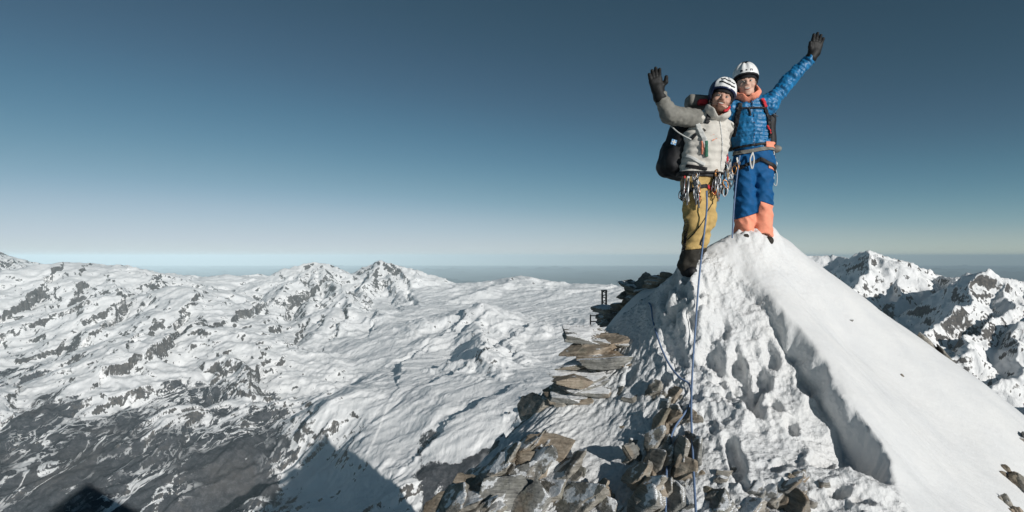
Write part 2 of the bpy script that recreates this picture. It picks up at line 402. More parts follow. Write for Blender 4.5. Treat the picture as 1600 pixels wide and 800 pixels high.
def cone(px, py, d, R, dep, lobes=4, ph=0.0, p=1.0, sharp=0.22):
    global Z
    c = W(px, py, d * 1000.0)
    sel = np.hypot(XA - c[0], YA - c[1]) < 2.2 * R; X = XA[sel]; Y = YA[sel]
    dx = X - c[0]; dy = Y - c[1]
    dx = dx + 0.16 * R * fbm2(X / (R * .7), Y / (R * .7), 4, s=px * .01); dy = dy + 0.16 * R * fbm2(X / (R * .7), Y / (R * .7), 4, s=px * .013 + 4)
    r = np.hypot(dx, dy); an = np.arctan2(dy, dx)
    r = r * (1 + sharp * (1 - np.abs(np.cos(an * lobes / 2 + ph)) * 2))
    h = c[2] - dep * (r / R) ** p + 0.08 * dep * (ridged2(X / (R * .35), Y / (R * .35), 4, 0.5, px * .02) - 1.2) * np.clip(r / (R * .3), 0, 1)
    Z[sel] = smax(Z[sel], h, 45)
XA, YA = X, Y
cone(-20, 392, 16.5, 2600, 950, 4, 0.4)
cone(60, 436, 12.5, 1700, 600, 5, 1.2)
cone(128, 409, 14.0, 2300, 560, 3, 0.6, 1.5); cone(180, 410, 14.2, 1700, 520, 4, 0.2, 1.4)
cone(262, 438, 12.0, 1800, 520, 3, 1.0, 1.2); cone(360, 428, 17.0, 2000, 420, 4, 0.3)
cone(430, 432, 17.5, 1500, 380, 4, 0.9); cone(492, 408, 17.0, 1500, 600, 3, 0.2, 1.3); cone(508, 409, 17.2, 1100, 600, 4, 0.7, 1.2)
cone(597, 404, 18.0, 1900, 780, 4, 0.5, 0.95); cone(640, 430, 18.3, 1500, 500, 4, 1.1)
cone(735, 441, 19.0, 2500, 420, 3, 0.3, 1.2); cone(812, 431, 19.0, 2300, 520, 4, 0.1, 1.15); cone(905, 443, 19.0, 2400, 300, 4, 0.1, 1.3)
cone(1000, 445, 18.0, 2600, 300, 3, 0.4, 1.3)
cone(540, 470, 12.0, 1800, 520, 5, 0.9); cone(300, 492, 9.0, 1500, 500, 4, 0.35)
cone(748, 470, 11.0, 1500, 560, 3, 0.95, 0.95, 0.3); cone(756, 540, 7.8, 1100, 520, 3, 0.9, 0.95, 0.3)
cone(842, 610, 5.8, 900, 520, 4, 0.5); cone(640, 520, 10.2, 900, 170, 4, 0.2)
# valley trench running up to the right
tv = np.abs((X + 2350) * math.cos(math.radians(38)) - (Y - 5200) * math.sin(math.radians(38)) * 0.9)
Z = Z - 210 * np.exp(-(tv / 330) ** 2) * sstep(6300, 5300, Y) * sstep(3600, 4400, Y)
Z = Z + 12 * rug * fbm2(X / 260, Y / 260, 4, 0.55, 1.0) + 6 * fbm2(A_ / 700, B_ / 140, 4, 0.55, 5.0)
# cliff bands: the ground drops away on their left
def vis(px, py):
    i = int(np.clip(round((px + 170) / 1350 * 879), 0, 879)); s = 400 - Z[i] / Y[i] * FOC; j = np.argmax(s < py); return np.array((X[i, j], Y[i, j]))
wc = (X + 90 * fbm2(X / 500, Y / 500, 5, 0.6, 41.0), Y + 90 * fbm2(X / 500, Y / 500, 5, 0.6, 53.0))
dZ = np.zeros(Z.shape)
for hh_, ln in (
    (260, [(20, 482), (45, 462), (66, 440)]), (200, [(48, 482), (80, 466), (100, 450)]), (280, [(90, 472), (112, 452), (122, 428)]), (190, [(10, 520), (40, 500), (70, 492)]), (300, [(142, 508), (165, 492), (185, 466), (178, 446)]),
    (220, [(180, 470), (205, 452), (240, 436)]), (220, [(212, 520), (228, 500), (242, 482)]), (300, [(226, 548), (256, 528), (268, 500), (292, 466)]), (170, [(95, 545), (120, 528), (140, 512)]), (160, [(60, 560), (85, 540), (100, 520)]),
    (220, [(358, 492), (378, 478), (400, 468)]), (230, [(424, 482), (445, 466), (462, 458), (492, 440)]), (210, [(450, 528), (460, 512), (474, 490)]), (180, [(385, 505), (420, 498), (455, 500)]), (200, [(505, 505), (512, 485), (530, 478)]), (200, [(570, 448), (574, 430), (580, 420)]),
    (200, [(520, 530), (540, 505), (552, 470)]), (230, [(626, 472), (622, 450), (612, 425)]), (180, [(648, 466), (644, 448), (634, 436)]), (180, [(585, 496), (592, 484), (606, 480)]), (190, [(340, 560), (350, 545), (365, 530)]), (220, [(390, 590), (395, 568), (410, 545)]), (200, [(425, 575), (430, 555), (445, 540)]),
    (170, [(625, 580), (632, 562), (650, 552)]), (150, [(560, 590), (600, 570), (640, 556)]), (170, [(722, 500), (735, 488), (748, 472)]), (200, [(735, 565), (745, 552), (756, 542)]), (170, [(795, 530), (805, 520), (818, 512)]), (200, [(715, 650), (740, 632), (765, 620)]),
    (180, [(300, 640), (320, 615), (330, 600)]), (200, [(150, 625), (200, 610), (240, 590)]), (180, [(20, 650), (22, 630), (20, 610)])):
    q = np.array([vis(*p) for p in ln]); dR = float(np.hypot(*q.mean(0))); sc_ = min(1.2, dR / 11000)
    lo_, hi_ = q.min(0) - 1500 * sc_, q.max(0) + 1500 * sc_; sel = (X > lo_[0]) & (X < hi_[0]) & (Y > lo_[1]) & (Y < hi_[1])
    x = wc[0][sel]; y = wc[1][sel]; best = np.full(x.shape, 1e9); sg = np.zeros(x.shape)
    for a, c in zip(q[:-1], q[1:]):
        ab = c - a; h_ = np.clip(((x - a[0]) * ab[0] + (y - a[1]) * ab[1]) / (ab @ ab), 0, 1); d = np.hypot(x - a[0] - h_ * ab[0], y - a[1] - h_ * ab[1]); m = d < best
        best = np.where(m, d, best); sg = np.where(m, np.sign(ab[0] * (y - a[1]) - ab[1] * (x - a[0])), sg)
    if ln[0][0] < 480: sg = -sg
    ends = np.minimum(np.hypot(x - q[0, 0], y - q[0, 1]), np.hypot(x - q[-1, 0], y - q[-1, 1]))
    dZ[sel] = np.minimum(dZ[sel], -hh_ * sc_ * sstep(-10, 110 * sc_, best * sg) * np.exp(-best / (620 * sc_)) * (0.35 + 0.65 * sstep(0, 420 * sc_, ends)))
Z = Z + dZ
PXg = 800 + FOC * X / Y
VX, VY, VZ = X, Y, Z
zn = Z + 160 * fbm2(X / 900, Y / 900, 4, 0.55, 6.0)
forest = sstep(-1500, -1950, zn) * (1 - sstep(380, 520, PXg)) * 0.95
brown = sstep(-1640, -1800, zn) * sstep(610, 690, PXg) + 0.55 * np.exp(-(((PXg - 390) / 60) ** 2 + ((Y - 5600) / 900) ** 2))
forest = np.clip(np.maximum(forest, brown * 0.85), 0, 1)
RB = np.zeros(X.shape)
for rpx, rd, rw, rdd, ra in ((140, 14000, 60, 1300, .42), (20, 16300, 45, 900, .35), (500, 17000, 22, 900, .40), (602, 17800, 38, 1000, .34), (300, 9300, 40, 700, .25), (752, 11000, 32, 900, .22), (758, 7700, 40, 600, .25), (810, 6300, 40, 700, .45), (250, 12600, 40, 700, .25)):
    RB = RB + ra * np.exp(-(((PXg - rpx) / rw) ** 2 + ((Y - rd) / rdd) ** 2))
finish_terrain('valley_mountains', X, Y, Z, forest, -0.16 + 0.16 * fbm2(X / 2500, Y / 2500, 3) + RB, glac, 0.42, 1.0)

# right mountains
rows = np.concatenate([np.geomspace(2800, 12500, 420)[:-1], np.linspace(12500, 20000, 40)])
X, Y = polar(1150, 1850, 440, rows)
wx = X + 190 * fbm2(X / 1100, Y / 1100, 5, s=13.3); wy = Y + 190 * fbm2(X / 1100, Y / 1100, 5, s=18.1)
Z = np.full(X.shape, -1900.0) - 0.09 * np.abs(Y - 8000)
def RL(pts, slope):
    global Z
    Z = smax(Z, ridge_z(wx, wy, [W(a, b, c * 1000.0) for a, b, c in pts], slope), 25)
RL([(1180, 432, 11.5), (1255, 398, 11.2), (1300, 396, 11.0), (1330, 404, 10.3), (1366, 386, 9.0), (1398, 404, 9.2), (1438, 409, 9.4), (1480, 430, 9.8), (1540, 440, 10.5)], 0.85)
RL([(1366, 386, 9.0), (1336, 440, 8.2), (1300, 470, 7.6), (1260, 500, 7.0)], 0.95)
RL([(1398, 404, 9.2), (1404, 455, 8.0), (1390, 500, 7.2), (1360, 560, 6.4)], 0.9)
RL([(1470, 432, 9.0), (1500, 440, 7.8), (1538, 418, 7.0), (1575, 430, 7.0), (1610, 436, 7.2), (1700, 420, 7.4), (1850, 440, 7.5)], 0.85)
RL([(1538, 418, 7.0), (1510, 446, 6.7), (1476, 470, 6.3), (1462, 500, 5.9), (1436, 540, 5.4), (1405, 590, 4.9)], 1.0)
RL([(1575, 430, 7.0), (1560, 470, 6.3), (1540, 515, 5.7), (1500, 545, 5.3), (1480, 580, 5.0), (1450, 640, 4.5)], 0.95)
RL([(1640, 432, 7.2), (1625, 500, 5.8), (1575, 570, 5.0), (1530, 620, 4.5), (1490, 690, 4.0)], 0.95)
RL([(1760, 430, 7.2), (1720, 540, 5.4), (1680, 610, 4.6), (1600, 700, 3.9)], 0.95)
Z = Z + 60 * (ridged2(wx / 900, wy / 900, 6, 0.52, 5.7) - 1.2) + 14 * fbm2(X / 160, Y / 160, 4, 0.55, 2.0)
finish_terrain('right_mountains', X, Y, Z, np.zeros(X.shape), -0.20 + 0.30 * fbm2(X / 900, Y / 900, 3), None, 0.75, 1.6)

# hazy lowland reaching to the horizon
k = NM('lowland'); k.col(k.ramp(k.noise(0.00012, 6, 0.6, k.pos(obj=False)), [(0.3, (0.035, 0.05, 0.06)), (0.7, (0.075, 0.085, 0.085))])); M_low = k.set(0.9, 0.05)
tag(mesh_py('lowland_ground', [(-260000, -30000, -3700), (260000, -30000, -3700), (260000, 222000, -3700), (-260000, 222000, -3700)], [(0, 1, 2, 3)], M_low), kind='structure')

# faint ranges far out on the lowland
fr_ = np.geomspace(52000, 200000, 60); FX, FY = polar(-300, 1900, 420, fr_)
FZ = -3720 + 1150 * np.clip(ridged2(FX / 26000, FY / 34000, 6, 0.55, 4.4) - 1.05, 0, 2) * (0.4 + 0.6 * sstep(-.2, .5, fbm2(FX / 60000, FY / 60000, 2, s=3.0)))
o = new_mesh('far_hills', np.stack([FX, FY, FZ], -1).reshape(-1, 3), grid_faces(*FX.shape), M_low); tag(o, kind='structure')

# the mountain we stand on, its ridges, and an unseen peak added ahead to cast the pointed valley shadow
g = np.concatenate([-np.geomspace(5000, 40, 120), np.linspace(-36, 36, 19), np.geomspace(40, 5000, 190)])
def terr_hit(px, py):                    # where the line of sight meets the valley
    i = int(round((px + 170) / 1350 * 879)); s = (400 - VZ[i] / VY[i] * FOC) ; j = np.argmax(s < py); return np.array((VX[i, j], VY[i, j], VZ[i, j]))
SH = [terr_hit(a, b) + np.array(SUN_DIR) * 4650.0 for a, b in ((372, 840), (420, 775), (462, 728), (509, 674), (524, 722), (534, 758), (546, 795), (560, 840))]  # outline of the added peak, traced from its shadow back towards the sun
PK = SH[3]

gX = np.unique(np.concatenate([g + 1.8, np.arange(PK[0] - 260, PK[0] + 260, 13)])); gY = np.unique(np.concatenate([g, np.arange(PK[1] - 260, PK[1] + 260, 13)]))
GX, GY = np.meshgrid(gX, gY, indexing='ij')
hx, hy = SUN_DIR.x / math.cos(SUN_EL), SUN_DIR.y / math.cos(SUN_EL)
def sunpt(s, e1, e2):                    # point s metres towards the sun, e1 sideways, e2 up as the sun sees it
    return np.array((1.8 + s * hx - e1 * hy, 5 + s * hy + e1 * hx, (e2 + s * math.sin(SUN_EL)) / math.cos(SUN_EL)))
top = np.array((1.8, 4.6, -2.6))
def L3(pts): return [np.array(p, float) for p in pts]
GZ = np.full(GX.shape, -2700.0)
nx_ = GX + 0.025 * np.minimum(np.hypot(GX, GY), 1500) * fbm2(GX / 700, GY / 700, 4, s=2.0); ny_ = GY + 0.025 * np.minimum(np.hypot(GX, GY), 1500) * fbm2(GX / 700, GY / 700, 4, s=6.0)
for pts, sl in (
    ([top, sunpt(60, -250, -170), sunpt(150, -640, -330), sunpt(300, -1500, -700)], 1.25),
    ([top, sunpt(40, 60, -200), sunpt(100, 130, -420), sunpt(200, 260, -900), sunpt(400, 600, -1700)], 1.4),
    ([top, sunpt(300, 30, -330), sunpt(1200, 60, -1000)], 1.3),
    ([top, (160, 420, -420), (300, 1000, -1250), (380, 1600, -1600)], 1.8),
    (SH, 7.0), ([SH[0], SH[0] + np.array((-200, -100, -500))], 1.2), ([SH[-1], SH[-1] + np.array((300, 60, -500))], 1.2)):
    pts = [np.array(p, float) for p in pts]
    GZ = np.maximum(GZ, ridge_z(nx_, ny_, pts, sl))
rr = np.hypot(GX - 1.8, GY - 4.6)
GZ = GZ + np.clip(rr / 900, 0, 1) * 18 * (ridged2(GX / 420, GY / 420, 4, .5) - 1.2)
GZ = np.minimum(GZ, -2.6 - 0.9 * rr + np.clip(rr - 60, 0, 1e5))
o = new_mesh('own_mountain_and_shadow_peak', np.stack([GX, GY, GZ], -1).reshape(-1, 3), grid_faces(*GX.shape), M_far)
attr(o, 'rock', np.full(GX.shape, 0.42)); attr(o, 'forest', np.zeros(GX.shape)); tag(o, kind='structure')

# pale air
hz = bpy.data.materials.new('haze_air'); hz.use_nodes = True; hz.node_tree.nodes.clear()
ho = hz.node_tree.nodes.new('ShaderNodeOutputMaterial'); hv = hz.node_tree.nodes.new('ShaderNodeVolumePrincipled')
hv.inputs['Color'].default_value = (0.70, 0.90, 1.0, 1); hv.inputs['Density'].default_value = 9.0e-6; hv.inputs['Anisotropy'].default_value = -0.35
hz.node_tree.links.new(hv.outputs[0], ho.inputs['Volume'])
hb, hf = box_data((0, 98000, -1680), (264000, 130000, 2030))
tag(mesh_py('haze', hb, hf, hz), kind='stuff')
# ---------------------------------------------------------------- summit snow ridge
CP = [(1200,367,5.95),(1216,364,6.1),(1165,371,5.85),(1190,367,5.85),(1135,377,5.75),(1106,398,5.65),(1075,434,5.55),
 (1160,425,5.5),(1215,475,5.2),(1255,528,4.95),(1320,618,4.5),(1365,690,4.2),(1402,757,3.95),
 (1250,392,6.15),(1300,428,6.15),(1400,503,6.15),(1500,582,6.1),(1600,661,6.0),(1700,740,5.9),
 (1240,430,5.75),(1300,520,5.35),(1400,600,5.2),(1500,690,4.9),(1600,780,4.6),(1450,760,4.15),(1550,800,4.25),(1700,860,4.5),
 (1058,429,5.7),(1040,440,5.9),(1005,452,6.2),(985,472,6.15),(955,505,6.1),(965,545,5.65),(930,572,5.6),(890,605,5.45),(850,645,5.2),(800,695,4.9),(750,735,4.7),(700,793,4.45),(650,850,4.25),
 (1020,500,5.6),(1000,560,5.35),(1060,520,5.3),(1080,600,4.86),(1000,640,4.85),(930,650,5.0),(880,720,4.55),(960,720,4.5),(1080,700,4.3),(1080,790,3.86),(960,800,4.05),(820,800,4.2),
 (1120,480,5.35),(1180,560,4.95),(1180,640,4.5),(1180,720,4.1),(1200,800,3.75),(1270,640,4.5),(1300,770,3.8),(1390,810,3.65),(1490,810,3.95)]
CX = [tuple(W(*c)) for c in CP] + [(2.9,7.3,-.75),(4.3,7.3,-1.9),(5.8,7.3,-3.2),(2.9,9,-2.6),(5,9,-4.2),(7.6,7,-4.2),(7.5,5,-4.3),(9,6,-5.4),(7,3,-4.6),
 (-1.5,5.2,-4.0),(-.5,6.6,-3.4),(.4,7.6,-3.1),(1.4,8.8,-2.9),(-2.2,4,-4.6),(-1.2,3,-3.3),(-2.4,2.5,-4.4),(0.6,2,-1.75),(.3,0,-1.7),(1.3,1.4,-1.85),(1.2,2.7,-1.8),(.3,2.8,-1.85),(2.6,2.6,-2.2),(4.4,2.5,-3.5),(-.9,1,-2.8),(-.9,4.0,-2.9),(1.5,-2,-2.2),(-2.5,-2,-5),(5,-2,-5),(-.2,3.6,-2.15),(2.1,7.3,-.8),(2.14,6.3,-.10),(2.5,6.45,.02),(2.85,6.6,.0),(1.7,6.25,-.5),(1.55,7.5,-1.2)]
CX = np.array(CX)
def tps_fit(P, z, lam=0.004):
    n = len(P); r = np.linalg.norm(P[:, None] - P[None], axis=-1); K = np.where(r > 0, r * r * np.log(r + 1e-12), 0) + lam * np.eye(n)
    Q = np.hstack([np.ones((n, 1)), P]); A = np.zeros((n + 3, n + 3)); A[:n, :n] = K; A[:n, n:] = Q; A[n:, :n] = Q.T
    return np.linalg.solve(A, np.concatenate([z, np.zeros(3)]))
TW = tps_fit(CX[:, :2], CX[:, 2])
def tps(x, y):
    sh = x.shape; x = x.ravel(); y = y.ravel(); out = TW[-3] + TW[-2] * x + TW[-1] * y
    for i in range(len(CX)):
        r2 = (x - CX[i, 0]) ** 2 + (y - CX[i, 1]) ** 2; out = out + TW[i] * 0.5 * r2 * np.log(r2 + 1e-12)
    return out.reshape(sh)
LIP = np.array([W(*c)[:2] for c in [(1108,392,5.68),(1135,405,5.62),(1160,425,5.5),(1190,450,5.35),(1215,475,5.2),(1255,528,4.95),(1320,618,4.5),(1365,690,4.2),(1402,757,3.95),(1425,800,3.75)]] + [(2.75, 3.0)])
def lip_dist(x, y):
    best = np.full(x.shape, 1e9); sgn = np.zeros(x.shape); tt = np.zeros(x.shape); n = len(LIP) - 1
    for i in range(n):
        a, b = LIP[i], LIP[i + 1]; ab = b - a; L2 = ab @ ab
        h = np.clip(((x - a[0]) * ab[0] + (y - a[1]) * ab[1]) / L2, 0, 1)
        d = np.hypot(x - a[0] - h * ab[0], y - a[1] - h * ab[1]); s = np.sign(ab[0] * (y - a[1]) - ab[1] * (x - a[0]))
        m = d < best; best = np.where(m, d, best); sgn = np.where(m, s, sgn); tt = np.where(m, i + h, tt)
    return best * sgn, tt          # positive on the smooth right-hand side
PITS = [(1062,470,.12,.24,.13,5),(1050,540,.10,.24,.08,4),(1110,560,.09,.13,.09,0),(1132,590,.09,.10,.09,10),(1165,600,.10,.30,.16,-4),(1190,585,.07,.12,.12,0),
        (1205,545,.07,.1,.09,0),(1150,725,.06,.22,.10,-6),(1285,705,.12,.06,.11,25),(1240,660,.06,.10,.07,-20),(1215,625,.06,.09,.07,0),(1310,770,.09,.06,.10,20),(1345,785,.07,.05,.08,0),(1095,470,.06,.12,.07,0),
        (1130,520,.06,.10,.06,0),(1260,585,.07,.10,.08,0),(1110,660,.05,.12,.05,0),(1220,730,.08,.05,.07,30),(985,590,.06,.10,.05,-30),(1035,600,.06,.10,.06,-20)]
gx = np.concatenate([np.linspace(-3.4, -1.0, 60)[:-1], np.arange(-1.0, 6.4, 0.0145), np.linspace(6.4, 9, 40)[1:]])
gy = np.concatenate([np.linspace(-2, 3.3, 90)[:-1], np.arange(3.3, 6.7, 0.0125), np.linspace(6.7, 9.2, 70)[1:]])
SX, SY = np.meshgrid(gx, gy, indexing='ij')
S0 = tps(SX, SY)
LD, LT = lip_dist(SX, SY)
LU = LT * 0.45
rim = 0.055 * perlin2(SX * 2.3, SY * 2.3 + 2.2) + 0.034 * perlin2(SX * 6, SY * 6) + 0.010 * perlin2(SX * 17, SY * 17) + 0.003 * perlin2(SX * 41, SY * 41)
def p3_(f, o): return perlin3(SX * f + o, SY * f - o, S0 * f + 2 * o) * (np.abs(LD) < 0.4)
ld = LD + rim
tr = sstep(0, 2.5, LT) * 0.22 + 0.78 * sstep(3.2, 6.2, LT); tr = tr * (1.0 + 0.45 * perlin2(SX * 1.9 + 7, SY * 1.9)) * (1 - sstep(7.5, 8.2, LT))
wl = ld + 0.045 * p3_(3.6, 6.6) + 0.020 * p3_(9.0, 1.6) * sstep(-.3, .3, p3_(1.7, 4.0)) + 0.010 * p3_(19.0, 2.6)
left = sstep(0.02, -0.10, wl)
H = S0 - tr * left * 0.40 * np.exp(-np.clip(-ld - 0.09, 0, 9) / 0.30)
H = H + tr * 0.035 * np.exp(-(np.clip(ld, 0, 9) / 0.18) ** 2) * (1 - left)
# how trodden the snow is
trod = sstep(0.02, -0.10, ld) * sstep(9.9, 9.0, LT)
pxg = 800 + FOC * SX / np.maximum(SY, 0.5); pyg = 400 - FOC * S0 / np.maximum(SY, 0.5)
smooth_patch = np.exp(-(((pxg - 915) / 75) ** 2 + ((pyg - 690) / 90) ** 2))
trod_l = trod * (1 - 0.75 * smooth_patch)
for px, py, rx, ry, dp, an in PITS:
    dd = np.linspace(2.6, 8, 300); ray = tps((px - 800) / FOC * dd, dd); hit = np.argmax((400 - py) / FOC * dd < ray); d = dd[hit]
    cx, cy = (px - 800) / FOC * d, d; a = math.radians(an); u = (SX - cx); v = (SY - cy)
    u2 = u * math.cos(a) + v * math.sin(a); v2 = -u * math.sin(a) + v * math.cos(a)
    q = np.sqrt((u2 / rx) ** 2 + (v2 / (ry * 0.9)) ** 2) + 0.35 * perlin2(SX * 9 + px, SY * 9) + 0.15 * perlin2(SX * 24 + px, SY * 24)
    H = H - 1.3 * dp * sstep(1.1, 0.62, q) + dp * 0.22 * np.exp(-((q - 1.3) / 0.25) ** 2)
def p3(f, o, fz=1.0): return perlin3(SX * f + o, SY * f - o, S0 * f * fz + 2 * o)
billow = lambda f, o: 0.42 - np.abs(p3(f, o))
clump = sstep(-0.25, 0.35, p3(1.1, 9.0))
lump = 0.11 * billow(1.7, 3.1) + 0.09 * billow(3.6, 5.7) + (0.35 + 0.65 * clump) * (0.085 * billow(7.5, 1.3) + 0.055 * billow(14.5, 8.8) + 0.030 * billow(27, 4.4)) + 0.012 * p3(48, 2.2)
sx2 = SX * 0.75 + SY * 0.66; sy2 = -SX * 0.66 + SY * 0.75       # wind-carved feathers on the left flank
feath = 0.028 * (0.5 - np.abs(perlin2(sx2 * 4, sy2 * 15))) + 0.012 * perlin2(sx2 * 10, sy2 * 38)
fw = sstep(1.75, 1.2, SX) * trod
H = H + trod_l * (1 - 0.6 * fw) * (lump - 0.05) + fw * (0.5 + 0.5 * (1 - smooth_patch)) * feath
rgt = 1 - trod
wsx = SX * 0.6 - SY * 0.8; wsy = SX * 0.8 + SY * 0.6
H = H + rgt * (0.018 * fbm2(wsx * 0.7, wsy * 2.6, 4) + 0.006 * perlin2(wsx * 3, wsy * 12) + 0.02 * fbm2(SX * 1.3, SY * 1.3, 3) + 0.0015 * perlin2(SX * 40, SY * 40))
# trodden rim and little block by the climbers' feet
fx_, fy_, _ = W(1185, 367, 5.85)
near_f = np.exp(-(((SX - fx_) / 0.5) ** 2 + ((SY - fy_) / 0.4) ** 2))
H = H + near_f * rgt * (0.03 * perlin2(SX * 7, SY * 7) + 0.025 * (0.5 - np.abs(perlin2(SX * 15, SY * 15))))
bx_, by_, _ = W(1212, 360, 5.95); H = H + 0.10 * np.exp(-(((SX - bx_) / 0.075) ** 4 + ((SY - by_) / 0.09) ** 4))
for fpx, fpy, fd, fa, fr_ in ((1070, 436, 5.34, .17, .14), (1090, 434, 5.32, .16, .13), (1058, 430, 5.47, .16, .12), (1066, 428, 5.46, .13, .17), (1088, 428, 5.44, .13, .15), (1163, 369, 5.78, .07, .11), (1190, 369, 5.78, .07, .11)):
    qx, qy, _ = W(fpx, fpy, fd); H = H + fa * np.exp(-((np.hypot(SX - qx, SY - qy) / fr_) ** 2)) * (1 + .5 * perlin2(SX * 18, SY * 18))
def hgt(x, y):
    i = np.clip(np.searchsorted(gx, x) - 1, 0, len(gx) - 2); j = np.clip(np.searchsorted(gy, y) - 1, 0, len(gy) - 2)
    return H[i, j]
def hit(px, py, lift=0.0, lo=2.6, hi=8.5):
    d = np.linspace(lo, hi, 1200); x = (px - 800) / FOC * d; z = (400 - py) / FOC * d
    m = z - lift < hgt(x, d)
    if not m.any(): return None
    dd = d[np.argmax(m)]; return W(px, py, dd)
# displace along the surface normal so that lumps bulge and overhang a little
HX = np.gradient(S0, gx, axis=0); HY = np.gradient(S0, gy, axis=1); dH = H - S0
n2_ = HX ** 2 + HY ** 2 + 1; wgt = np.clip(trod, 0, 1) * 0.85
PX_ = SX - HX / n2_ * dH * wgt; PY_ = SY - HY / n2_ * dH * wgt; PZ_ = S0 + dH * (1 - wgt + wgt / n2_)

k = NM('trodden_snow'); p = k.pos(obj=False)
n1 = k.noise(14, 6, 0.6, p); n2 = k.noise(90, 4, 0.6, p); n3 = k.noise(3, 4, 0.5, p)
k.col(k.ramp(n3, [(0.3, (0.665, 0.675, 0.683)), (0.7, (0.735, 0.737, 0.732))]))
td = k.attr('trod'); n4 = k.noise(34, 5, 0.6, p)
vz = k.n('ShaderNodeTexVoronoi'); vz.inputs['Scale'].default_value = 26; k.l(p, vz.inputs['Vector'])
hh = k.math('ADD', k.math('MULTIPLY', n1, 0.55), k.math('ADD', k.math('MULTIPLY', n4, 0.45), k.math('MULTIPLY', vz.outputs['Distance'], 0.35)))
b = k.bump(k.math('MULTIPLY', hh, td), 0.6, 0.06); b = k.bump(n2, 0.35, 0.006, b)
wst = k.noise(4, 6, 0.62, k.pos((0.5, 2.2, 1.0), (0, 0, math.radians(53)), obj=False)); b = k.bump(wst, 0.25, 0.03, b)
M_snow = k.set(0.65, 0.25, 0, b)
try:
    k.b.inputs['Subsurface Weight'].default_value = 0.0
except Exception: pass
mound = new_mesh('summit_snow', np.stack([PX_, PY_, PZ_], -1).reshape(-1, 3), grid_faces(len(gx), len(gy)), M_snow)
attr(mound, 'trod', np.clip(trod * (1 - 0.55 * smooth_patch), 0, 1) * 0.93 + 0.07 + 0.3 * near_f); tag(mound, kind='structure')

# ---------------------------------------------------------------- rocks
def rock_mat(name, dark, mid, light, snow=0.35):
    k = NM(name); p = k.pos(obj=False)
    n1 = k.noise(5, 8, 0.62, p); n2 = k.noise(28, 6, 0.65, p); st = k.noise(10, 6, 0.6, k.pos((0.6, 0.8, 5.5), (0.35, 0.55, 0.2), obj=False), 0.5)
    a = k.math('ADD', k.math('MULTIPLY', n1, 0.45), k.math('ADD', k.math('MULTIPLY', n2, 0.2), k.math('MULTIPLY', st, 0.35)))
    c = k.ramp(a, [(0.34, dark), (0.5, mid), (0.64, light)])
    c = k.mix(k.ramp(k.noise(7, 5, 0.6, k.pos((1, 1, 1), (1, 0, 0), obj=False)), [(0.52, 0.0), (0.66, 0.5)]), c, (0.20, 0.20, 0.155))
    c = k.mix(k.ramp(k.noise(3.1, 4, 0.6, k.pos((1, 1, 1), (0, 1, 0), obj=False)), [(0.55, 0.0), (0.7, 0.6)]), c, (0.34, 0.25, 0.165))
    up = k.n('ShaderNodeSeparateXYZ'); k.l(k.n('ShaderNodeNewGeometry').outputs['Normal'], up.inputs[0])
    sm = k.math('ADD', k.math('MULTIPLY', up.outputs['Z'], 0.75), k.math('MULTIPLY', k.math('SUBTRACT', n1, 0.5), 1.6))
    sm = k.ramp(sm, [(1.0 - snow, 0.0), (1.04 - snow, 1.0)])
    c = k.mix(sm, c, (0.84, 0.85, 0.86)); k.col(c)
    b = k.bump(n2, 0.6, 0.02); b = k.bump(st, 0.7, 0.035, b)
    return k.set(0.85, 0.2, 0, b)
M_rock = rock_mat('schist_rock', (0.08, 0.074, 0.066), (0.30, 0.28, 0.245), (0.54, 0.50, 0.44), 0.38)
M_rock_g = rock_mat('grey_schist', (0.065, 0.065, 0.063), (0.24, 0.238, 0.222), (0.45, 0.44, 0.41), 0.40)
M_rock_b = rock_mat('brown_schist', (0.09, 0.07, 0.05), (0.30, 0.25, 0.195), (0.50, 0.43, 0.35), 0.15)
_rr = random.Random(5)
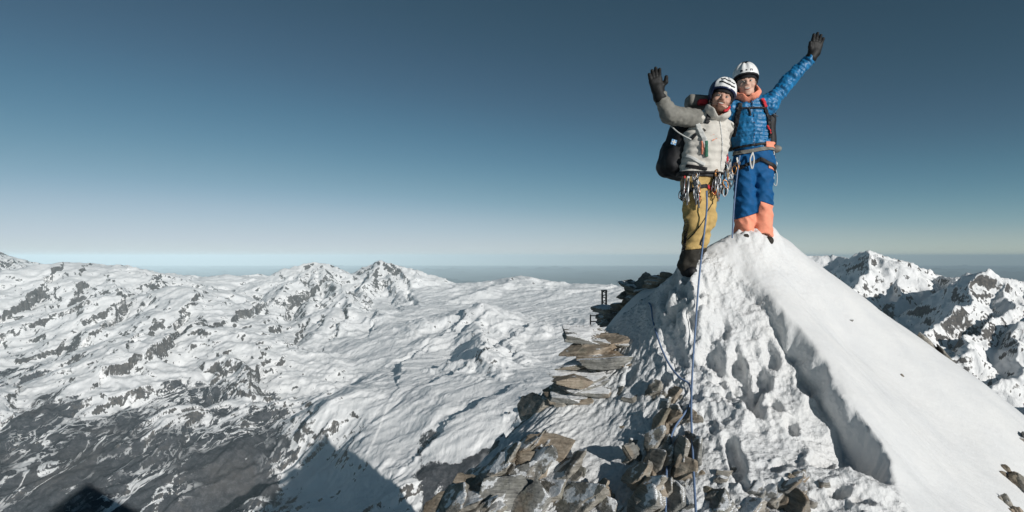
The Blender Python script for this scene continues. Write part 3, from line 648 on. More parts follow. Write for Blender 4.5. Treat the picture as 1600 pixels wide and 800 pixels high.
def slab(parent, c, size, R, mat, seed, h=None, name='slab', point=False):
    rs = np.random.RandomState(seed); L, Wd, Tk = [0.5 * s for s in size]
    planes = []
    for q in range(6):
        a = q / 6 * 2 * math.pi + rs.uniform(-.45, .45); n = np.array((math.cos(a), math.sin(a), rs.uniform(-.35, .35))); n /= np.linalg.norm(n)
        off = 1 / math.sqrt((math.cos(a) / L) ** 2 + (math.sin(a) / Wd) ** 2) * rs.uniform(0.72, 1.0); planes.append((n, off))
    for s in (1, -1):
        n = np.array((rs.uniform(-.15, .15), rs.uniform(-.15, .15), s)); planes.append((n / np.linalg.norm(n), Tk * rs.uniform(.85, 1)))
        n = np.array((rs.uniform(-.5, .5), rs.uniform(-.5, .5), s)); planes.append((n / np.linalg.norm(n), Tk * rs.uniform(1.05, 1.3)))
    if point:
        for sg_ in (-1, 1): planes.append((np.array((-.55, sg_ * .83, 0.1)), .42 * L))
    lay = max(0.016, Tk * 0.28); h = h or max(0.0095, min(min(size) / 5, max(size) / 30))
    def fn(P):
        d = np.full(len(P), -1e9)
        zt = P[:, 2] / lay + 1.2 * perlin2(P[:, 0] * 2.2 + seed, P[:, 1] * 2.2); li = np.floor(zt); stp = perlin2(li * 3.7 + seed, P[:, 0] * 1.7 + li)
        for n, o in planes: d = np.maximum(d, P @ n - o)
        side = 1 - np.clip(np.abs(P[:, 2]) / Tk, 0, 1) ** 3
        d = d + stp * min(0.05, Tk * .45) * side + 0.25 * lay * (np.abs((zt - li) - 0.5) < 0.14) * side
        return d + 0.06 * min(size) * perlin3(P[:, 0] * 5 + seed, P[:, 1] * 5, P[:, 2] * 7) + 0.035 * min(size) * perlin3(P[:, 0] * 16, P[:, 1] * 16 + seed, P[:, 2] * 24)
    e = np.array((L, Wd, Tk)) * 1.35 + 0.03
    o = sdf_mesh(name, fn, -e, e, h, mat, None, False, keep=2.0)
    o.parent = parent
    m = Matrix([[*R[i], 0] for i in range(3)] + [[0, 0, 0, 1]]); m.translation = Vector(c) - (parent.location if parent else Vector())
    o.matrix_local = m
    return o
def frame(u, n):
    u = np.asarray(u, float); u /= np.linalg.norm(u); n = np.asarray(n, float); n = n - u * (n @ u); n /= np.linalg.norm(n)
    return np.stack([u, np.cross(n, u), n], 1)
DIP = frame((0.82, 0.12, 0.55), (-0.55, -0.14, 0.80))           # the schist dips down to the left
FACE = frame((0.80, 0.15, 0.58), (-0.30, -0.60, 0.74))
FLAT = frame((0.95, 0.25, 0.12), (-0.12, -0.12, 0.95))
STEEP = frame((0.64, 0.15, 0.74), (-0.74, -0.26, 0.60))
def outcrop(name, label, slabs, cat='rock', layers=True, rubble=0):
    c0 = None; root = empty(name)
    for i, (px, py, dep, size, R, mat, push) in enumerate(slabs):
        p = hit(px, py) if dep is None else W(px, py, dep)
        if p is None: p = W(px, py, 5.5)
        if c0 is None: root.location = p; bpy.context.view_layer.update()
        c0 = p = p + np.array((0, push, -push * 0.4))
        J = rotz(_rr.uniform(-.2, .2)) @ rotx(_rr.uniform(-.12, .12)) @ roty(_rr.uniform(-.12, .12)); R_ = J @ R
        if layers and size[2] >= 0.07 and size[0] > 0.15:      # bedded rock: each bed its own slab
            n = max(2, int(round(size[2] / 0.042))); n = min(n, 4); z = -size[2] / 2
            for q in range(n):
                t = size[2] / n * _rr.uniform(.8, 1.3); f = _rr.uniform(.62, 1.08)
                off = R_ @ np.array((_rr.uniform(-.16, .16) * size[0], _rr.uniform(-.18, .10) * size[1], z + t / 2)); z += size[2] / n
                slab(root, p + off, (size[0] * f * 1.1, size[1] * _rr.uniform(.8, 1.15), t * 1.25), R_ @ rotz(_rr.uniform(-.3, .3)) @ rotx(_rr.uniform(-.07, .07)), mat if _rr.random() < .75 else _rr.choice([M_rock, M_rock_g, M_rock_b]), _rr.randint(1, 9999), point=_rr.random() < .5)
        else: slab(root, p, size, R_, mat, _rr.randint(1, 9999))
    if rubble:
        for q in range(rubble):
            s0_ = slabs[_rr.randrange(len(slabs))]; p = hit(s0_[0] + _rr.gauss(0, 22), s0_[1] + _rr.gauss(4, 16))
            if p is None: continue
            s_r = _rr.uniform(.03, .085); slab(root, p, (s_r * 1.4, s_r, s_r * .6), rotz(_rr.uniform(0, 6)) @ rotx(_rr.uniform(-.6, .6)), _rr.choice([M_rock, M_rock_g, M_rock_b]), _rr.randint(1, 9999), name='stone', h=.0085)
    tag(root, label, cat, 'rock outcrops on the summit ridge' if cat == 'rock' else 'stones on the slope'); return root
B, G, N_ = M_rock_b, M_rock_g, M_rock
outcrop('rock_outcrop', 'stack of flat brown rock slabs jutting left over the drop', [
    (932, 526, 5.85, (.75,.6,.12), FLAT, N_, 0), (922, 545, 5.68, (.95,.55,.10), FLAT, B, 0), (935, 560, 5.6, (.85,.5,.11), FLAT, B, 0), (905, 576, 5.5, (.95,.55,.10), FLAT, B, 0),
    (893, 594, 5.4, (.85,.5,.11), FLAT, G, 0), (902, 610, 5.35, (.6,.45,.15), FLAT, G, 0), (888, 628, 5.3, (.45,.4,.18), FLAT, N_, 0), (955, 528, 5.9, (.5,.35,.12), FLAT, N_, 0.05)])
outcrop('rock_outcrop', 'dark shaded rock face under the brown slab stack', [
    (868, 632, 5.37, (.5,.45,.35), STEEP, G, 0.1), (845, 655, 5.32, (.45,.4,.3), STEEP, G, 0.1), (815, 690, 5.17, (.5,.4,.22), STEEP, G, 0.1), (785, 712, 5.02, (.5,.4,.2), STEEP, G, 0.1), (755, 742, 4.87, (.4,.4,.2), STEEP, G, 0.1), (725, 768, 4.77, (.4,.35,.2), STEEP, G, 0.1)])
outcrop('rock_outcrop', 'broad field of layered grey brown slabs at lower left edge', [
    (815, 705, None, (0.53,0.34,0.114), DIP, N_, 0.05), (838, 700, None, (0.40,0.29,0.114), STEEP, N_, 0.05), (790, 735, None, (0.78,0.44,0.095), FACE, G, 0.05), (765, 742, None, (0.56,0.39,0.114), DIP, N_, 0.05), (745, 768, None, (0.78,0.52,0.114), FACE, B, 0.05),
    (800, 760, None, (0.85,0.44,0.076), FACE, G, 0.05), (835, 735, None, (0.78,0.34,0.095), FACE, B, 0.05), (870, 738, None, (0.65,0.31,0.095), DIP, N_, 0.05), (845, 760, None, (0.93,0.36,0.085), DIP, N_, 0.05),
    (725, 795, None, (0.70,0.52,0.114), DIP, N_, 0.05), (775, 795, None, (0.78,0.39,0.095), FACE, G, 0.05), (825, 785, None, (0.96,0.31,0.085), DIP, N_, 0.05), (860, 790, None, (0.78,0.29,0.076), FACE, G, 0.05), (915, 740, None, (0.40,0.26,0.085), DIP, N_, 0.05),
    (893, 745, None, (0.31,0.21,0.095), FACE, G, 0.05), (700, 815, None, (0.62,0.52,0.142), DIP, N_, 0.05), (800, 820, None, (0.93,0.39,0.114), FACE, B, 0.05), (865, 820, None, (0.78,0.39,0.114), DIP, N_, 0.05)], rubble=14)
outcrop('rock_outcrop', 'steep dark layered rock rib beside the hanging blue ropes', [
    (1020, 615, None, (.24,.16,.12), DIP, N_, -0.02), (1052, 622, None, (.34,.13,.07), STEEP, G, 0), (1042, 638, None, (.32,.13,.07), STEEP, G, 0), (1050, 655, None, (.30,.22,.12), STEEP, N_, 0), (1030, 668, None, (.30,.18,.12), STEEP, G, -.02),
    (1018, 692, None, (.40,.15,.07), STEEP, N_, -0.05), (1034, 700, None, (.40,.14,.06), STEEP, G, -0.04), (1030, 718, None, (.38,.16,.08), STEEP, N_, -0.06), (1065, 705, None, (.24,.34,.16), STEEP, B, 0.0), (1062, 738, None, (.24,.28,.16), STEEP, B, 0.0),
    (985, 706, None, (.36,.12,.08), frame((.8, .2, -.5), (-.3, -.6, .6)), G, -0.14), (1005, 745, None, (.26,.2,.2), STEEP, N_, -0.08), (1024, 768, None, (.34,.2,.2), STEEP, N_, -0.06), (1010, 792, None, (.30,.25,.2), STEEP, G, -0.04), (1060, 780, None, (.26,.2,.12), STEEP, G, 0), (1078, 655, None, (.2,.14,.09), STEEP, N_, 0)], rubble=14)
outcrop('rock_outcrop', 'thin ledge of rock poking through snow above smooth patch', [(985, 620, None, (.26,.12,.05), FLAT, N_, 0), (970, 612, None, (.14,.1,.05), STEEP, N_, 0)])
outcrop('rock_outcrop', 'small brown rock knob at bottom edge below smooth snow', [(948, 778, None, (.15,.16,.22), STEEP, B, 0), (962, 795, None, (.18,.16,.14), STEEP, G, 0)])
outcrop('rock_outcrop', 'dark broken rocks at bottom edge right of the ropes', [
    (1185, 772, None, (.26,.14,.11), DIP, G, 0), (1205, 785, None, (.24,.16,.10), DIP, N_, 0), (1235, 768, None, (.28,.16,.12), DIP, G, 0), (1250, 748, None, (.26,.10,.08), DIP, G, 0), (1222, 795, None, (.24,.2,.12), DIP, N_, 0), (1245, 790, None, (.22,.18,.1), STEEP, G, 0), (1175, 795, None, (.2,.2,.1), DIP, G, 0), (1125, 795, None, (.2,.16,.1), DIP, G, 0), (1110, 780, None, (.22,.12,.08), DIP, N_, 0), (1148, 733, None, (.05,.05,.05), DIP, G, 0)], rubble=12)
outcrop('rock_outcrop', 'dark pointed rocks on the skyline left of the standing climbers', [
    (988, 455, 6.45, (.34,.3,.16), FLAT, G, 0), (1002, 446, 6.40, (.34,.3,.08), DIP, G, 0), (1006, 458, 6.35, (.26,.3,.13), FLAT, G, 0), (1025, 440, 6.20, (.26,.26,.12), FLAT, N_, 0), (1018, 447, 6.25, (.24,.2,.1), DIP, N_, 0), (1040, 432, 6.10, (.26,.24,.12), FLAT, N_, 0.05), (978, 468, 6.50, (.2,.2,.12), FLAT, G, 0)])
outcrop('rock_outcrop', 'squat dark rock under the metal post', [(950, 494, 6.7, (.32,.3,.2), FLAT, G, 0), (963, 486, 6.65, (.26,.25,.18), FLAT, G, 0), (977, 480, 6.6, (.2,.16,.1), FLAT, B, -0.08), (940, 500, 6.75, (.18,.2,.12), FLAT, G, 0)])
outcrop('rock_outcrop', 'long brown rock rib on the right skyline of the snow slope', [(1449, 541, 6.12, (.42,.28,.16), frame((.75, .2, -.62), (.5, -.5, .7)), B, 0.05), (1473, 562, 6.1, (.5,.3,.2), frame((.75, .2, -.62), (.5, -.5, .7)), N_, 0.05), (1489, 577, 6.08, (.3,.25,.16), frame((.75, .2, -.62), (.5, -.5, .7)), B, 0.05)])
outcrop('rock_outcrop', 'brown rock breaking through the snow at right edge', [(1582, 748, None, (.30,.14,.09), frame((.72, .1, -.68), (.5, -.6, .6)), B, 0.0), (1597, 762, None, (.3,.16,.1), frame((.72, .1, -.68), (.5, -.6, .6)), N_, 0.0), (1572, 733, None, (.14,.07,.05), frame((.72, .1, -.68), (.5, -.6, .6)), B, 0.0)])
outcrop('rock_outcrop', 'thin curved rock edge in snow at lower right corner', [(1572, 785, None, (.26,.06,.07), frame((.66, .05, -.74), (.5, -.6, .6)), N_, 0), (1586, 800, None, (.24,.07,.07), frame((.72, .05, -.7), (.5, -.6, .6)), B, 0)])
outcrop('rock_outcrop', 'dark rock tip at right edge of the snow skyline', [(1598, 685, None, (.16,.1,.09), FLAT, G, 0)])
outcrop('stone', 'small stone lying high on the smooth snow slope', [(1330, 501, None, (.06,.035,.03), FLAT, G, 0)], 'stone')
outcrop('stone', 'small stone lying halfway down the smooth snow slope', [(1409, 587, None, (.07,.03,.03), frame((.7, 0, -.7), (.5, -.5, .6)), G, 0)], 'stone')

# ---------------------------------------------------------------- the two climbers
def skin_mat(name, c):
    k = NM(name); n = k.noise(30, 4, 0.6, k.pos()); k.col(k.ramp(n, [(0.3, tuple(x * 0.85 for x in c)), (0.7, c)])); return k.set(0.55, 0.35)
M_skin_a = skin_mat('skin_tanned', (0.60, 0.35, 0.26)); M_skin_b = skin_mat('skin_fair', (0.68, 0.43, 0.33))  # one skin tone for each climber
M_blue = fabric('blue_shell', (0.009, 0.145, 0.33), 0.44, 0.45, 0.35, 18, 0.55, 0.010, wrinkle=34)
M_bluep = fabric('blue_trousers', (0.006, 0.085, 0.235), 0.7, 0.2, 0.2, 14, 0.3, 0.008)
M_coral = fabric('coral_fabric', (0.84, 0.31, 0.20), 0.7, 0.2, 0.12, 14, 0.3, 0.006)
M_beige = fabric('beige_jacket', (0.60, 0.57, 0.52), 0.8, 0.15, 0.10, 14, 0.35, 0.008)
M_greysl = fabric('grey_sleeve', (0.20, 0.195, 0.175), 0.7, 0.25, 0.2, 16, 0.45, 0.010)
M_ochre = fabric('ochre_trousers', (0.50, 0.345, 0.135), 0.8, 0.15, 0.22, 12, 0.35, 0.008)
M_black = fabric('black_fabric', (0.014, 0.014, 0.016), 0.6, 0.3, 0.4, 20, 0.3, 0.006)
M_dark = fabric('dark_gaiter', (0.030, 0.027, 0.022), 0.7, 0.25, 0.4, 16, 0.3, 0.006)
M_glove = fabric('glove_leather', (0.011, 0.011, 0.011), 0.6, 0.3, 0.4, 40, 0.35, 0.004)
M_white = fabric('white_helmet', (0.82, 0.82, 0.81), 0.35, 0.5, 0.02, 20, 0.02, 0.001)
M_navy = fabric('navy_plastic', (0.012, 0.022, 0.075), 0.35, 0.5, 0.1, 20, 0.02, 0.001)
M_web = fabric('light_webbing', (0.62, 0.62, 0.60), 0.8, 0.1, 0.1, 60, 0.2, 0.002)
M_red = fabric('red_webbing', (0.52, 0.035, 0.045), 0.7, 0.2, 0.15, 60, 0.2, 0.002)
M_green = fabric('green_webbing', (0.05, 0.16, 0.11), 0.7, 0.2, 0.15, 60, 0.2, 0.002)
M_tan = fabric('tan_webbing', (0.36, 0.24, 0.10), 0.7, 0.2, 0.15, 60, 0.2, 0.002)
M_metal = fabric('alloy', (0.42, 0.43, 0.44), 0.42, 0.5, 0.1, 40, 0.05, 0.001, 1.0)
M_dmetal = fabric('dark_alloy', (0.12, 0.12, 0.13), 0.4, 0.5, 0.2, 40, 0.05, 0.001, 1.0)
M_gold = fabric('orange_alloy', (0.45, 0.22, 0.08), 0.35, 0.5, 0.1, 40, 0.05, 0.001, 0.8)
M_lblue = fabric('pale_blue_webbing', (0.16, 0.33, 0.55), 0.7, 0.2, 0.15, 60, 0.2, 0.002)
M_eye = fabric('eye_white', (0.55, 0.53, 0.50), 0.3, 0.5, 0.05, 20, 0.0, 0.001); M_pupil = fabric('eye_dark', (0.02, 0.015, 0.012), 0.2, 0.5, 0.1, 20, 0.0, 0.001)
M_teeth = fabric('teeth', (0.72, 0.70, 0.64), 0.35, 0.5, 0.05, 20, 0.0, 0.001); M_hair = fabric('brown_hair', (0.045, 0.028, 0.018), 0.7, 0.2, 0.5, 90, 0.4, 0.003)
M_stub = fabric('stubble', (0.19, 0.105, 0.075), 0.8, 0.1, 0.35, 120, 0.4, 0.002); M_lip = fabric('lips', (0.42, 0.16, 0.13), 0.5, 0.3, 0.1, 60, 0.1, 0.001)

def seg_t(P, a, b, ra, rb):
    a = np.asarray(a, float); b = np.asarray(b, float); ab = b - a; L = np.linalg.norm(ab)
    h = np.clip(((P - a) @ ab) / (L * L), 0, 1)
    return np.linalg.norm(P - a - h[:, None] * ab, axis=1) - (ra + (rb - ra) * h), h * L
def tors(P, pts, rx, yaw, flat=0.66, k=0.05):
    d = None; R = rotz(-yaw)
    for i in range(len(pts) - 1):
        a = np.asarray(pts[i], float); b = np.asarray(pts[i + 1], float); ab = b - a
        h = np.clip(((P - a) @ ab) / (ab @ ab), 0, 1); v = (P - a - h[:, None] * ab) @ R.T; v = v / np.array((1, flat, 1))
        e = (np.linalg.norm(v, axis=1) - (rx[i] + (rx[i + 1] - rx[i]) * h)) * 0.8
        d = e if d is None else smin(d, e, k)
    return d
def head_sdf(Q):
    d = smin(ell(Q, (0, .012, .035), (.078, .098, .096)), ell(Q, (0, -.022, -.035), (.062, .070, .082)), .03)
    d = smin(d, seg(Q, (-.028, -.045, -.086), (.028, -.045, -.086), .028, .028), .025)
    d = smin(d, ell(Q, (0, -.070, -.098), (.020, .018, .018)), .02)
    d = smin(d, seg(Q, (-.036, -.080, .026), (.036, -.080, .026), .013, .013), .015)
    for s in (-1, 1):
        d = smin(d, ell(Q, (s * .041, -.068, -.028), (.025, .022, .020)), .018)
        d = smin(d, ell(Q, (s * .080, .012, -.008), (.010, .020, .030)), .008)
        d = smax(d, -ell(Q, (s * .031, -.104, .006), (.020, .020, .011)), .010)
    d = smin(d, seg(Q, (0, -.088, .014), (0, -.114, -.022), .008, .013), .010)
    d = smin(d, seg(Q, (-.013, -.100, -.026), (.013, -.100, -.026), .009, .009), .008)
    d = smin(d, seg(Q, (-.016, -.090, -.052), (.016, -.090, -.052), .010, .010), .010)
    d = smin(d, seg(Q, (-.014, -.086, -.077), (.014, -.086, -.077), .010, .010), .010)
    d = smax(d, -ell(Q, (0, -.100, -.0635 + .0), (.024, .016, .0075)), .004)
    return d
def hand_sdf(P, w, f, t, r=0.0, spread=1.0, curl=0.25, thumb=1.0):
    w = np.asarray(w, float); return 1.14 * hand_sdf0(w + (P - w) / 1.14, w, f, t, r, spread, curl, thumb)
def hand_sdf0(P, w, f, t, r, spread, curl, thumb):
    f = np.asarray(f, float); f /= np.linalg.norm(f); t = np.asarray(t, float); t = t - f * (t @ f); t /= np.linalg.norm(t); n = np.cross(f, t)
    if n[1] > 0: n = -n
    w = np.asarray(w, float); d = None
    for i, (o, L) in enumerate(((.034, .074), (.012, .084), (-.011, .078), (-.033, .062))):
        b = w + f * (.098 - .006 * abs(i - 1)) + t * o
        p = seg(P, w + f * .02 + t * o * .7, b, .023 + r, .019 + r); d = p if d is None else smin(d, p, .02)
    fing = None
    for i, (o, L) in enumerate(((.034, .074), (.012, .084), (-.011, .078), (-.033, .062))):
        b = w + f * (.098 - .006 * abs(i - 1)) + t * o
        dr = f + t * o * 5.0 * spread; dr /= np.linalg.norm(dr); m = b + dr * L * .5 + n * curl * .012; d2 = dr * .92 + n * curl; d2 /= np.linalg.norm(d2)
        e = m + d2 * L * .52
        q = smin(seg(P, b, m, .0125 + r, .0118 + r), seg(P, m, e, .0118 + r, .0098 + r), .006); fing = q if fing is None else np.minimum(fing, q)
    d = smin(d, fing, .010)
    b = w + f * .030 + t * .034; m = b + (f * .55 + t * .75 * thumb + n * .25) * .048; e = m + (f * .9 + t * .25 + n * .2) * .040
    d = smin(d, smin(seg(P, w + f * .02 + t * .01, b, .024 + r, .020 + r), smin(seg(P, b, m, .017 + r, .0145 + r), seg(P, m, e, .0145 + r, .0115 + r), .008), .015), .010)
    return d
def bounds(pts, pad): a = np.array(pts); return a.min(0) - pad, a.max(0) + pad

def make_person(J, org, skin, label, cloth):
    A_ = {k: np.asarray(v, float) for k, v in J.items() if k not in ('yaw', 'Rh', 'hs', 'hR', 'hL')}
    yaw = J['yaw']; Rh = J['Rh']; hs = J['hs']; hc = A_['head']
    tp = [A_['pelvis'], A_['waist'], A_['chest'], A_['neck'] - np.array((0, 0, .05))]
    def torso(P, o): return smin(tors(P, tp, [.155 + o, .142 + o, .175 + o, .085 + o], yaw), chain(P, [A_['shR'], A_['neck'] - np.array((0, 0, .06)), A_['shL']], [.062 + o, .075 + o, .062 + o]), .05)
    def legs(P, o, k=.02):
        d = None
        for s in 'RL':
            e = chain(P, [A_['hip' + s], A_['kn' + s], A_['an' + s]], [.085 + o, .058 + o, .045 + o], .03); d = e if d is None else smin(d, e, k)
        return d
    def arms(P, o):
        d = None
        for s in 'RL':
            e = chain(P, [A_['sh' + s], A_['el' + s], A_['wr' + s]], [.052 + o, .040 + o, .030 + o], .02); d = e if d is None else smin(d, e, .02)
        return d
    def hd(P): return head_sdf(((P - hc) / hs) @ Rh) * hs
    def hands(P, r):
        d = None
        for s in 'RL':
            h = J.get('h' + s)
            if h: e = hand_sdf(P, A_['wr' + s], *h[:2], r, *h[2:])
            else: e = ell(P, A_['wr' + s], (.04, .04, .05))
            d = e if d is None else np.minimum(d, e)
        return d
    def feet(P, o):
        d = None
        for s in 'RL':
            a = A_['an' + s]; toe = a + A_['toe' + s]
            e = chain(P, [a + np.array((0, .05, -.05)), a + np.array((0, 0, -.055)), toe], [.035 + o, .042 + o, .030 + o], .02); d = e if d is None else np.minimum(d, e)
        return d
    def body(P):
        d = smin(torso(P, 0), legs(P, 0), .04); d = smin(d, arms(P, 0), .03); d = smin(d, hands(P, -.003), .01); d = smin(d, feet(P, -.008), .02)
        d = smin(d, seg(P, A_['neck'] - np.array((0, 0, .05)), hc + Rh @ np.array((0, .02, -.06)) * hs, .062, .058), .03)
        return smin(d, hd(P), .012)
    pts = list(A_.values())
    lo, hi = bounds([p for k_, p in A_.items() if not k_.startswith('toe')], .26)
    o = sdf_mesh('person', body, lo, hi, 0.0062, skin); o.location = org
    tag(o, label, 'person')
    F = dict(torso=torso, legs=legs, arms=arms, hd=hd, feet=feet, hands=hands, J=A_, yaw=yaw, Rh=Rh, hs=hs, lo=lo, hi=hi, o=o)
    # face
    def HW(q): return hc + Rh @ (np.asarray(q) * hs)
    for s in (-1, 1):
        e = sdf_mesh('eye', lambda P: ell(((P - hc) / hs) @ Rh, (s * .031, -.083, .006), (.014, .010, .0075)), HW((s * .031, -.083, .006)) - .03, HW((s * .031, -.083, .006)) + .03, .003, M_eye, o)
        sdf_mesh('iris', lambda P: ell(((P - hc) / hs) @ Rh, (s * .031, -.090, .006), (.0065, .006, .0062)), HW((s * .031, -.090, .006)) - .02, HW((s * .031, -.09, .006)) + .02, .002, M_pupil, e)
        tube('eyebrow', [HW((s * .014, -.097, .027)), HW((s * .030, -.098, .033)), HW((s * .050, -.083, .028))], [.003, .0048, .0025], M_hair, o, 6)
    tube('teeth', [HW((x, -.0965 + 9 * x * x, -.0615 + 12 * x * x)) for x in (-.022, -.012, 0, .012, .022)], [.002, .0048, .0055, .0048, .002], M_teeth, o, 6)
    tube('lower_lip', [HW((x, -.0995 + 9 * x * x, -.0725 + 16 * x * x)) for x in (-.026, -.014, 0, .014, .026)], [.002, .0042, .005, .0042, .002], M_lip, o, 6)
    return F
def shell(base, region, a, b):
    return lambda P: np.maximum(np.maximum(base(P) - b, a - base(P)), region(P))
def helmet(F, mat, stripes, style):
    o = F['o']; hc = F['J']['head']; Rh = F['Rh']; hs = F['hs']
    loc = lambda P: ((P - hc) / hs) @ Rh
    out = lambda Q: ell(Q, (0, .014, .070), (.112, .128, .132)) + 0.004 * np.cos(np.arctan2(Q[:, 0], Q[:, 1] + .02) * 8) * sstep(.06, .14, Q[:, 2])
    cut = lambda Q: .060 - Q[:, 2] - .16 * Q[:, 1] - .25 * np.clip(Q[:, 1] - .01, 0, .09) - .010
    def fn(P):
        Q = loc(P); d = out(Q); d = np.maximum(np.maximum(d, -(d + .016)), cut(Q)); return d * hs
    H_ = sdf_mesh('helmet', fn, hc - .27, hc + .27, .005, mat, o)
    def rimf(P):
        Q = loc(P); d = out(Q) - .001; return np.maximum(np.maximum(d, -(d + .020)), np.abs(cut(Q) + .004) - .0075) * hs
    sdf_mesh('helmet_rim', rimf, hc - .27, hc + .27, .004, M_black if style == 'b' else M_navy, H_)
    def pad(P):
        Q = loc(P); return np.maximum(np.maximum(head_sdf(Q) - .012, .034 - Q[:, 2] - .5 * np.clip(Q[:, 1] + .03, 0, .1)), Q[:, 2] - .08) * hs
    sdf_mesh('helmet_liner', pad, hc - .2, hc + .2, .005, M_black, H_)
    for nm, m, reg in stripes:
        def sf(P, reg=reg):
            Q = loc(P); d = out(Q) - .003; return np.maximum(np.maximum(d, -(d + .010)), reg(Q)) * hs
        sdf_mesh(nm, sf, hc - .27, hc + .27, .0036, m, H_)
    HW = lambda q: hc + Rh @ (np.asarray(q) * hs)
    for s in (-1, 1):
        tube('chin_strap', spline([HW((s * .088, -.01, .05)), HW((s * .080, -.022, -.03)), HW((s * .058, -.040, -.085)), HW((s * .012, -.068, -.122))], 14), .0045, M_black, H_, 6)
    return H_
def carabiner(parent, c, ang, mat, s=1.0, yaw=0.0):
    t = np.linspace(0, 2 * math.pi, 18, endpoint=False)
    p = np.stack([np.sin(t) * .024 * (1 + .22 * np.cos(t)), np.zeros_like(t), np.cos(t) * .046], 1) * s
    return tube('carabiner', p @ (rotz(yaw) @ roty(ang)).T + np.asarray(c), .0055 * s, mat, parent, 6, True)
def sling(parent, a, b, mat, w=.009, name='sling'):
    a = np.asarray(a, float); b = np.asarray(b, float); d = b - a; s = np.cross(d, (0, 1, 0)); s /= np.linalg.norm(s); n = np.cross(s, d); n /= np.linalg.norm(n)
    V = [];
    for q in np.linspace(0, 1, 7):
        c = a + d * q + n * .006 * math.sin(q * 9)
        V += [c - s * w - n * .003, c + s * w - n * .003, c + s * w + n * .003, c - s * w + n * .003]
    Fc = [(0, 3, 2, 1), (24, 25, 26, 27)] + [(i * 4 + j, i * 4 + (j + 1) % 4, i * 4 + 4 + (j + 1) % 4, i * 4 + 4 + j) for i in range(6) for j in range(4)]
    return mesh_py(name, V, Fc, mat, parent)

# ---------- the climber in blue
sB = 5.9 / FOC; OB = W(1178, 366, 5.9)
b_ = lambda px, py, y=0.0: W(px, py, 5.9 + y) - OB
JB = dict(pelvis=b_(1177, 246), waist=b_(1173, 222), chest=b_(1168, 190), neck=b_(1167, 158), head=b_(1166, 132, -.05), shR=b_(1142, 172), shL=b_(1200, 164),
          elR=b_(1118, 188, .22), wrR=b_(1092, 186, .18), elL=b_(1236, 122, -.03), wrL=b_(1272, 86, -.05), hipR=b_(1163, 254), hipL=b_(1192, 254), knR=b_(1164, 318, -.05), knL=b_(1191, 312, -.06),
          anR=b_(1163, 372, 0), anL=b_(1190, 372, 0), toeR=(-.05, -.13, .005), toeL=(.03, -.10, -.03), yaw=math.radians(-14), Rh=rotz(math.radians(-18)) @ roty(math.radians(-3)), hs=1.12,
          hL=((.18, -.10, 1.0), (-1, 0, .1), 1.0, .25, .55))
FB = make_person(JB, OB, M_skin_b, 'smiling climber in blue suit with coral lower legs, one arm raised high', None)
PB = FB['o']
z_hem = (366 - 234) * sB
def jackB(P):
    d = FB['torso'](P, .030)
    d = d + .0032 * np.sin(P[:, 2] * 2 * math.pi / .042 + 4 * perlin3(P[:, 0] * 5, P[:, 1] * 5, P[:, 2] * 5))
    for s, L in (('R', 0), ('L', 1)):
        J = FB['J']; e1, t1 = seg_t(P, J['sh' + s], J['el' + s], .085, .068); e2, t2 = seg_t(P, J['el' + s], J['el' + s] + (J['wr' + s] - J['el' + s]) * .9, .068, .050)
        e1 = e1 + .0035 * np.sin(t1 * 2 * math.pi / .045 + 3 * perlin3(P[:, 0] * 7, P[:, 1] * 7, P[:, 2] * 7)); e2 = e2 + .0035 * np.sin(t2 * 2 * math.pi / .04 + 5 * perlin3(P[:, 0] * 7, P[:, 1] * 7, P[:, 2] * 7))
        d = smin(d, smin(e1, e2, .03), .05)
    d = smin(d, seg(P, b_(1168, 166), b_(1167, 154, -.01), .088, .085), .03)
    d = d + .020 * (np.abs(perlin3(P[:, 0] * 8, P[:, 1] * 8, P[:, 2] * 5)) - .25) + .011 * perlin3(P[:, 0] * 20, P[:, 1] * 20, P[:, 2] * 13) + .006 * perlin3(P[:, 0] * 42, P[:, 1] * 42, P[:, 2] * 30)
    return np.maximum(np.maximum(d, z_hem - P[:, 2]), seg(P, b_(1167, 156, -.04), b_(1166, 118, -.06), .074, .10) * -1)
sdf_mesh('jacket', jackB, FB['lo'], FB['hi'], .0068, M_blue, PB)
def trB(P):
    J = FB['J']; d = tors(P, [b_(1177, 236), b_(1177, 258)], [.178, .165], FB['yaw'], .72)
    for s in 'RL':
        d = smin(d, chain(P, [J['hip' + s], J['kn' + s], J['an' + s]], [.118, .096, .102], .05), .018)
    return d + .026 * (np.abs(perlin3(P[:, 0] * 6, P[:, 1] * 6, P[:, 2] * 8 + P[:, 0] * 6)) - .25) + .010 * perlin3(P[:, 0] * 14 + 3, P[:, 1] * 14, P[:, 2] * 18)
cl = lambda P: np.where(P[:, 0] > 0, (366 - 320) * sB - (P[:, 0] - .08) * .28, (366 - 338) * sB + (P[:, 0] + .1) * .30)
sdf_mesh('trousers', lambda P: np.maximum(np.maximum(trB(P), cl(P) - P[:, 2]), P[:, 2] - (z_hem + .02)), FB['lo'], (.35, .3, 1.1), .0068, M_bluep, PB)
sdf_mesh('trouser_leg', lambda P: np.maximum(np.maximum(trB(P) - .003, P[:, 2] - cl(P) + .002), -.012 + .02 * np.sin(P[:, 0] * 25) - P[:, 2]), (-.35, -.3, -.1), (.35, .3, .5), .0068, M_coral, PB)['label'] = 'loose coral lower trouser legs'
sdf_mesh('thigh_panel', shell(trB, lambda P: np.maximum(np.abs((P[:, 2] - (366 - 262) * sB) - (P[:, 0] - .1) * -.25) - .022, .10 - P[:, 0]), .001, .007), (-.1, -.3, .5), (.35, .3, 1.0), .005, M_coral, PB)
sdf_mesh('boot', lambda P: np.maximum(FB['feet'](P, .016), seg(P, JB['anR'], JB['anR'] + np.array((0, 0, .08)), .06, .06) * 0 + P[:, 2] - .02), (-.35, -.35, -.25), (.35, .25, .1), .007, M_dark, PB)
